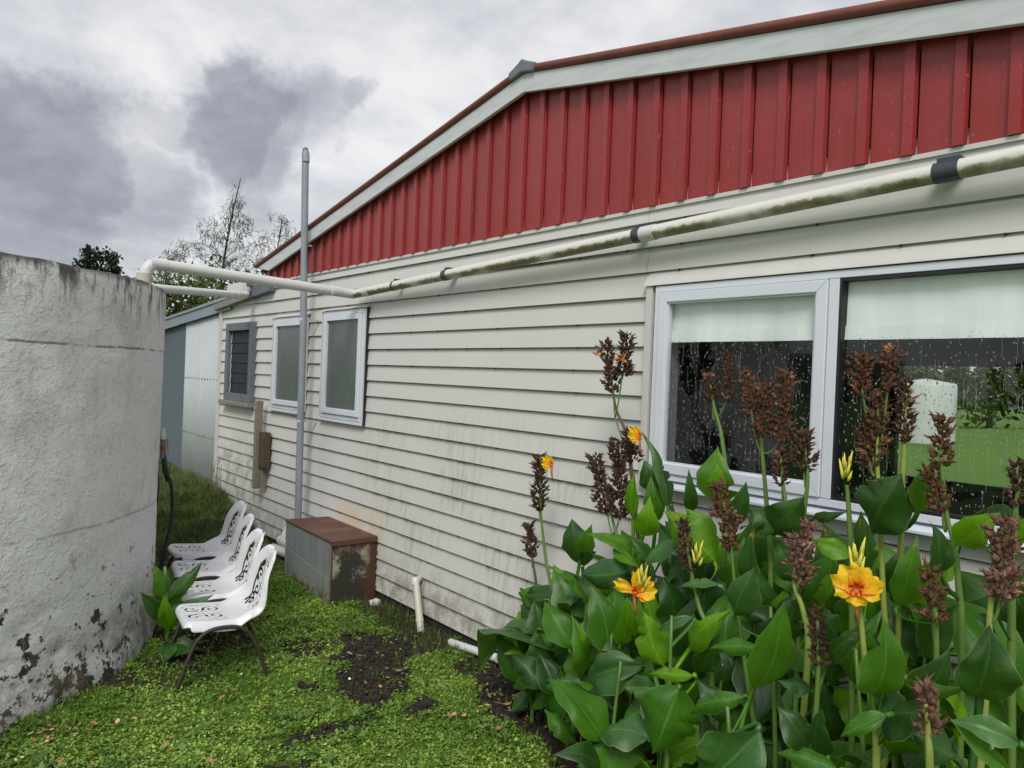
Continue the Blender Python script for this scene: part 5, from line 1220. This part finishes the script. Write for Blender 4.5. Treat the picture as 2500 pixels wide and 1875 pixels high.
def blades(x, y, r_, h, wdt, lean, cols_):
    n = len(x); Z = gz(x, y); a = r_.uniform(0, 6.28, n); hh_ = r_.uniform(*h, n); ln_ = r_.uniform(.1, lean, n)*hh_; w = r_.uniform(*wdt, n)
    d = np.stack([np.cos(a), np.sin(a), 0*a], -1); s = np.stack([-np.sin(a), np.cos(a), 0*a], -1)*w[:, None]; c = np.stack([x, y, Z-.005], -1)
    m1 = c+d*(ln_*.35)[:, None]+np.array([0, 0, 1])*(hh_*.6)[:, None]; t = c+d*ln_[:, None]+np.array([0, 0, 1])*(hh_*np.where(lean > 1, .75, 1.0))[:, None]
    q = np.stack([c-s, c+s, m1+s*.8, m1-s*.8, m1-s*.8, m1+s*.8, t+s*.1, t-s*.1], 1).reshape(-1, 3)
    tt = r_.rand(n)[:, None]; cl = ((1-tt)*np.array(cols_[0])+tt*np.array(cols_[1]))*r_.uniform(.7, 1.2, n)[:, None]; return q, np.repeat(cl, 2, 0)
x, y, r_ = rand_pts(52000, lambda a, b2: lawn_density(a, b2)*sst(.36, .56, fbm(a*1.9, b2*1.9, 70)), -3.6, .02, 3.0, 8.2, 5)
V3, C3 = blades(x, y, r_, (.025, .075), (.0012, .0024), .8, ((.11, .21, .025), (.25, .39, .06)))
x, y, r_ = rand_pts(2200, lambda a, b2: sst(.45, .7, fbm(a*5, b2*5, 71)), -1.1, -.03, 4.4, 7.2, 6); x2, y2, _ = rand_pts(1200, lambda a, b2: np.ones_like(a), -.35, -.02, 4.3, 6.2, 8)
V4, C4 = blades(np.concatenate([x, x2]), np.concatenate([y, y2]), r_, (.03, .11), (.0012, .0025), 1.0, ((.05, .10, .015), (.14, .19, .04)))
tag(link('lawn_grass', npmesh(np.concatenate([V3, V4]), 4, mat=M['turf'], name='lawn_grass', col=np.concatenate([C3, C4]))), 'fine grass blades mixed into the weedy lawn', 'grass', kind='stuff')
# rank grass on the bank below the shed wall
x, y, r_ = rand_pts(42000, lambda a, b2: sst(-1.55, -.9, a+.5*(fbm(a*2, b2*2, 80)-.5))*sst(8.6, 9.5, b2+.6*(fbm(a*2, b2*2, 81)-.5))*(~intank(a, b2))*(.12+.88*sst(.40, .58, fbm(a*5, b2*5, 82))), -1.7, .02, 8.4, 14.0, 7)
V5, C5 = blades(x, y, r_, (.05, .19), (.0018, .0036), 1.8, ((.060, .105, .022), (.205, .235, .075)))
V5b = V5.copy()
tag(link('long_grass', npmesh(V5, 4, mat=M['turf'], name='long_grass', col=C5)), 'long matted grass on the bank below the corrugated shed', 'grass', kind='stuff')
# bare weed stalks at the house corner
ws = empty('dry_weed', (-.12, 10.55, .38)); tag(ws, 'thin leafless weed stalks growing at the house corner', 'weed')
for k in range(9):
    a = rng.uniform(-.30, .34); t = rng.uniform(.25, .62); MB().tube(catmull([(0, a, -.05), (-.02, a+rng.uniform(-.05, .05), t*.5), (rng.uniform(-.05, .02), a+rng.uniform(-.12, .12), t)], 4), [.006]+[.004]*7+[.002], 5).build('stalk', M['timber'], ws)
# garden clods in the dug patch and over the painted shade
V = []; F = []; r_ = np.random.RandomState(4)
ico = [(0, 0, 1), (.89, 0, .45), (.28, .85, .45), (-.72, .53, .45), (-.72, -.53, .45), (.28, -.85, .45), (.72, .53, -.45), (-.28, .85, -.45), (-.89, 0, -.45), (-.28, -.85, -.45), (.72, -.53, -.45), (0, 0, -1)]
icf = [(0, 1, 2), (0, 2, 3), (0, 3, 4), (0, 4, 5), (0, 5, 1), (1, 6, 2), (2, 7, 3), (3, 8, 4), (4, 9, 5), (5, 10, 1), (6, 7, 2), (7, 8, 3), (8, 9, 4), (9, 10, 5), (10, 6, 1), (11, 7, 6), (11, 8, 7), (11, 9, 8), (11, 10, 9), (11, 6, 10)]
x, y, _ = rand_pts(9000, lambda a, b2: sst(.35, .7, soil_shade_mask(a, b2))*(~intank(a, b2)), -1.9, .0, 3.2, 6.6, 12)
for a, b2 in zip(x, y):
    s = abs(r_.normal(.009, .009))+.003; b0 = len(V); z = float(gz(a, b2)); q = r_.uniform(.6, 1.3, 3)
    for v in ico: j = r_.uniform(.75, 1.25); V.append((a+v[0]*s*q[0]*j, b2+v[1]*s*q[1]*j, z+s*.3+v[2]*s*q[2]*.8*j))
    F += [(f[0]+b0, f[1]+b0, f[2]+b0) for f in icf]
tag(link('soil_clods', mesh(V, F, False, M['clod'], name='soil_clods')), 'crumbly dark soil in the dug patches', 'soil', kind='stuff')
# fallen leaves and petals
def flat_leaf(L, W, curl):
    V = []; 
    for t, w in ((0, .05), (.3, .9), (.6, .85), (1, .02)):
        for u in (-1, 0, 1): V.append((W*.5*w*u, L*(t-.5), .004+curl*L*((t-.5)**2*2)+(.15*W*abs(u)*w)))
    return V, [(i*3+j, i*3+j+1, i*3+j+4, i*3+j+3) for i in range(3) for j in range(2)]
lm = [mesh(*flat_leaf(.045, .020, .35), True, M['litter'], name='fallen_leaf'), mesh(*flat_leaf(.036, .022, .2), True, M['litter_pale'], name='fallen_leaf'), mesh(*flat_leaf(.028, .018, .5), True, M['litter'], name='fallen_leaf')]
pm = mesh(*flat_leaf(.030, .020, .5), True, M['petal_white'], name='white_petal')
spots = []
for (cx, cy, sx, sy, n) in [(-2.75, 5.0, .35, .12, 34), (-2.45, 4.85, .6, .3, 16), (-1.6, 4.5, .8, .4, 16), (-.50, 3.75, .30, .30, 30), (-.8, 4.4, .3, .3, 10), (-1.1, 5.2, .3, .4, 8), (-1.05, 9.0, .2, .4, 9), (-.15, 4.5, .1, .3, 5)]:
    for k in range(n): spots.append((rng.gauss(cx, sx*.6), rng.gauss(cy, sy*.6)))
for x, y in spots:
    if intank(np.float64(x), np.float64(y)) or x > -.02: continue
    o = link('fallen_leaf', rng.choice(lm)); o.location = (x, y, float(gz(x, y))+.030); o.rotation_euler = (rng.uniform(-.35, .35), rng.uniform(-.35, .35), rng.uniform(0, 6.28)); s = rng.uniform(.7, 1.5); o.scale = (s, s, s)
    tag(o, 'small curled brown leaf fallen on the lawn', 'leaf', 'fallen leaves on the lawn')
for x, y in [(-2.62, 4.95), (-1.93, 5.05), (-1.78, 4.72), (-2.2, 4.5), (-1.55, 5.3), (-2.05, 4.15), (-1.5, 4.05), (-1.2, 3.95), (-1.25, 3.75), (-1.0, 4.75), (-2.9, 4.8), (-1.38, 4.5)]:
    o = link('white_petal', pm); o.location = (x, y, float(gz(x, y))+.022); o.rotation_euler = (rng.uniform(-.4, .4), rng.uniform(-.4, .4), rng.uniform(0, 6.28)); tag(o, 'small white petal lying on the grass', 'petal', 'white petals on the lawn')
rb = MB(); V = [Vector(v) for v in ico]; o = link('rubble_lump', mesh([(v.x*.055*rng.uniform(.7, 1.3), v.y*.045*rng.uniform(.7, 1.3), v.z*.04) for v in V], icf, False, M['rubble'], name='rubble_lump')); o.location = (-.10, 6.05, .06); tag(o, 'white lump of rubble beside the metal box', 'rubble')

# ================================================================== trees behind
def tree(name, label, base, trunkpts, crowns, leafn, lsize, cols_, droop=0.0, thin=.3, seed=1, group=None, tr=(.10, .02)):
    r_ = np.random.RandomState(seed); rq = random.Random(seed); root = empty(name, base); tag(root, label, 'tree', group)
    pts = catmull([Vector(p) for p in trunkpts], 6); n = len(pts); mb = MB().tube(pts, [tr[0]+(tr[1]-tr[0])*i/(n-1) for i in range(n)], 7)
    for (cx, cy, cz, rx, ry, rz) in crowns:
        for k in range(5):
            tp_ = Vector((cx+rq.uniform(-.7, .7)*rx, cy+rq.uniform(-.7, .7)*ry, cz+rq.uniform(-.5, .8)*rz)); st = min(pts, key=lambda q: (q-tp_).length+max(0, q.z-tp_.z+.4)*2); md_ = st.lerp(tp_, .5)+Vector((0, 0, .15*(tp_-st).length))
            mb.tube([st, md_, tp_], [tr[1]*1.1, tr[1]*.7, tr[1]*.25], 5)
    mb.build('trunk', M['bark'], root, True)
    P = []; vol = np.array([c[3]*c[4]*c[5] for c in crowns])**.67; cnt = (leafn*vol/vol.sum()).astype(int)
    for (cx, cy, cz, rx, ry, rz), m_ in zip(crowns, cnt):
        nc = max(6, m_//28); u = r_.normal(size=(nc, 3)); u /= np.linalg.norm(u, axis=1)[:, None]; u *= r_.uniform(.45, 1.0, nc)[:, None]; cc_ = np.array([cx, cy, cz])+u*np.array([rx, ry, rz])
        idx = r_.randint(0, nc, m_); P.append(cc_[idx]+r_.normal(size=(m_, 3))*np.array([rx, ry, rz])*.17)
    P = np.concatenate(P); m_ = len(P); d = r_.normal(size=(m_, 3)); d[:, 2] -= droop; d /= np.linalg.norm(d, axis=1)[:, None]; e = np.cross(d, r_.normal(size=(m_, 3))); e /= np.linalg.norm(e, axis=1)[:, None]
    L = r_.uniform(.6, 1.3, m_)[:, None]*lsize; V = np.stack([P, P+d*L*.5+e*L*thin*.5, P+d*L, P+d*L*.5-e*L*thin*.5], 1).reshape(-1, 3)
    t = np.clip(fbm(P[:, 0]*1.3+P[:, 2], P[:, 1]*1.3+P[:, 2]*.7, 90)*1.4-.2+r_.uniform(-.2, .2, m_), 0, 1)[:, None]; c = ((1-t)*np.array(cols_[0])+t*np.array(cols_[1]))*r_.uniform(.7, 1.25, m_)[:, None]
    link('crown', npmesh(V, 4, mat=M['treeleaf'], name='crown', col=c), root); return root
OL = ((.035, .065, .012), (.13, .165, .030)); GYG = ((.030, .050, .022), (.085, .11, .055)); DK = ((.008, .018, .008), (.022, .040, .016))
wg_ = 'wispy trees behind the shed'; hg_ = 'bushy trees behind the shed'
tree('wispy_tree', 'tallest wispy tree with bare leaning leader behind the house', (4.2, 25.6, -.1), [(0.2, 0, 0), (.25, 0, 3.0), (.45, .1, 5.4), (.62, 0, 7.0), (.85, -.1, 8.4)],
     [(.80, 0, 7.6, .30, .3, .75), (.80, 0, 6.7, .65, .5, .8), (.95, 0, 5.8, .85, .6, .6), (.05, 0, 6.6, .42, .4, .75), (-.55, 0, 5.85, .55, .4, .4), (.2, 0, 5.0, .8, .5, .6)], 2700, .20, GYG, 1.1, .09, 3, wg_, (.07, .012))
tree('wispy_tree', 'wispy tree beside the vent pipe above the lean-to roof', (6.2, 25.0, -.1), [(0, 0, 0), (.1, 0, 3.5), (0, .1, 5.6), (.1, 0, 7.2)], [(0, 0, 6.3, .75, .6, .8), (.1, 0, 5.3, .95, .6, .8), (0, 0, 7.0, .3, .3, .5), (-.7, 0, 5.0, .6, .5, .6)], 2000, .19, GYG, 1.0, .10, 4, wg_, (.05, .010))
tree('wispy_tree', 'thin wispy tree half hidden by the barge board', (7.9, 24.5, -.1), [(0, 0, 0), (.1, 0, 4), (0, .1, 6.0), (.05, 0, 7.1)], [(0, 0, 6.4, .6, .5, .7), (-.2, 0, 5.6, .8, .6, .7), (.2, 0, 4.9, .8, .6, .6)], 1300, .19, GYG, 1.0, .10, 5, wg_, (.05, .010))
tree('wispy_tree', 'small wispy tree rising just above the white cross pipe', (3.0, 26.2, -.1), [(0, 0, 0), (0, 0, 3.5), (.1, .1, 5.6)], [(0, 0, 5.3, .75, .6, .5), (.35, 0, 5.8, .35, .3, .35), (-.2, 0, 4.7, .8, .6, .5)], 1000, .19, GYG, 1.0, .10, 6, wg_, (.045, .010))
for i, (bx_, by_, h_, lab) in enumerate([(2.2, 21.6, 5.0, 'olive green bushy tree just right of the tank rim'), (3.6, 22.4, 5.2, 'olive green bushy tree under the middle of the cross pipe'), (4.9, 21.8, 5.0, 'dark olive bushy tree behind the lean-to downpipe'), (6.1, 22.5, 5.3, 'olive bushy tree behind the lean-to roof'), (1.5, 19.6, 3.3, 'low olive bush at the end of the shed')]):
    tree('bushy_tree', lab, (bx_, by_, -.1), [(0, 0, 0), (.05, 0, h_*.4), (-.05, 0, h_*.8)], [(0, 0, h_*.70, .95, .8, h_*.28), (.5, .2, h_*.5, .8, .7, h_*.3), (-.5, -.1, h_*.45, .8, .7, h_*.32), (0, -.3, h_*.3, .9, .8, h_*.25)], 9500, .17, OL if i != 2 else ((.02, .04, .01), (.06, .09, .02)), .2, .38, 20+i, hg_, (.12, .03))
tree('dark_tree', 'small dark leafy tree peeping over the tank rim', (-1.0, 14.2, -.1), [(0, 0, 0), (.05, 0, 2.0), (0, 0, 3.4)], [(-.14, 0, 3.86, .26, .28, .20), (.22, 0, 3.84, .20, .25, .22), (.05, 0, 3.50, .48, .4, .28), (.2, 0, 3.0, .55, .5, .4)], 2600, .085, DK, .0, .6, 40, None, (.06, .02))
# far side of the house, seen through the room: white tank and hedge trees
ft = empty('far_white_tank', (25.6, 12.55, 0)); tag(ft, 'white tank on the lawn seen through the big window', 'water tank'); V, F = lathe([(1.0, -.1), (1.0, 2.45), (.95, 2.55), (.05, 2.7)], 40); link('tank_wall', mesh(V, F, True, M['pvc'], name='tank_wall'), ft)
for i in range(7): tree('hedge_tree', 'olive tree on the far side of the lawn seen through the big window', (50, 10+i*4.6, -.1), [(0, 0, 0), (0, 0, 3)], [(0, 0, 3.0, 2.6, 2.6, 2.6), (.5, 1.4, 4.0, 2.0, 2.0, 1.6)], 1500, .55, OL, .1, .5, 60+i, 'hedge trees across the far lawn', (.2, .1))
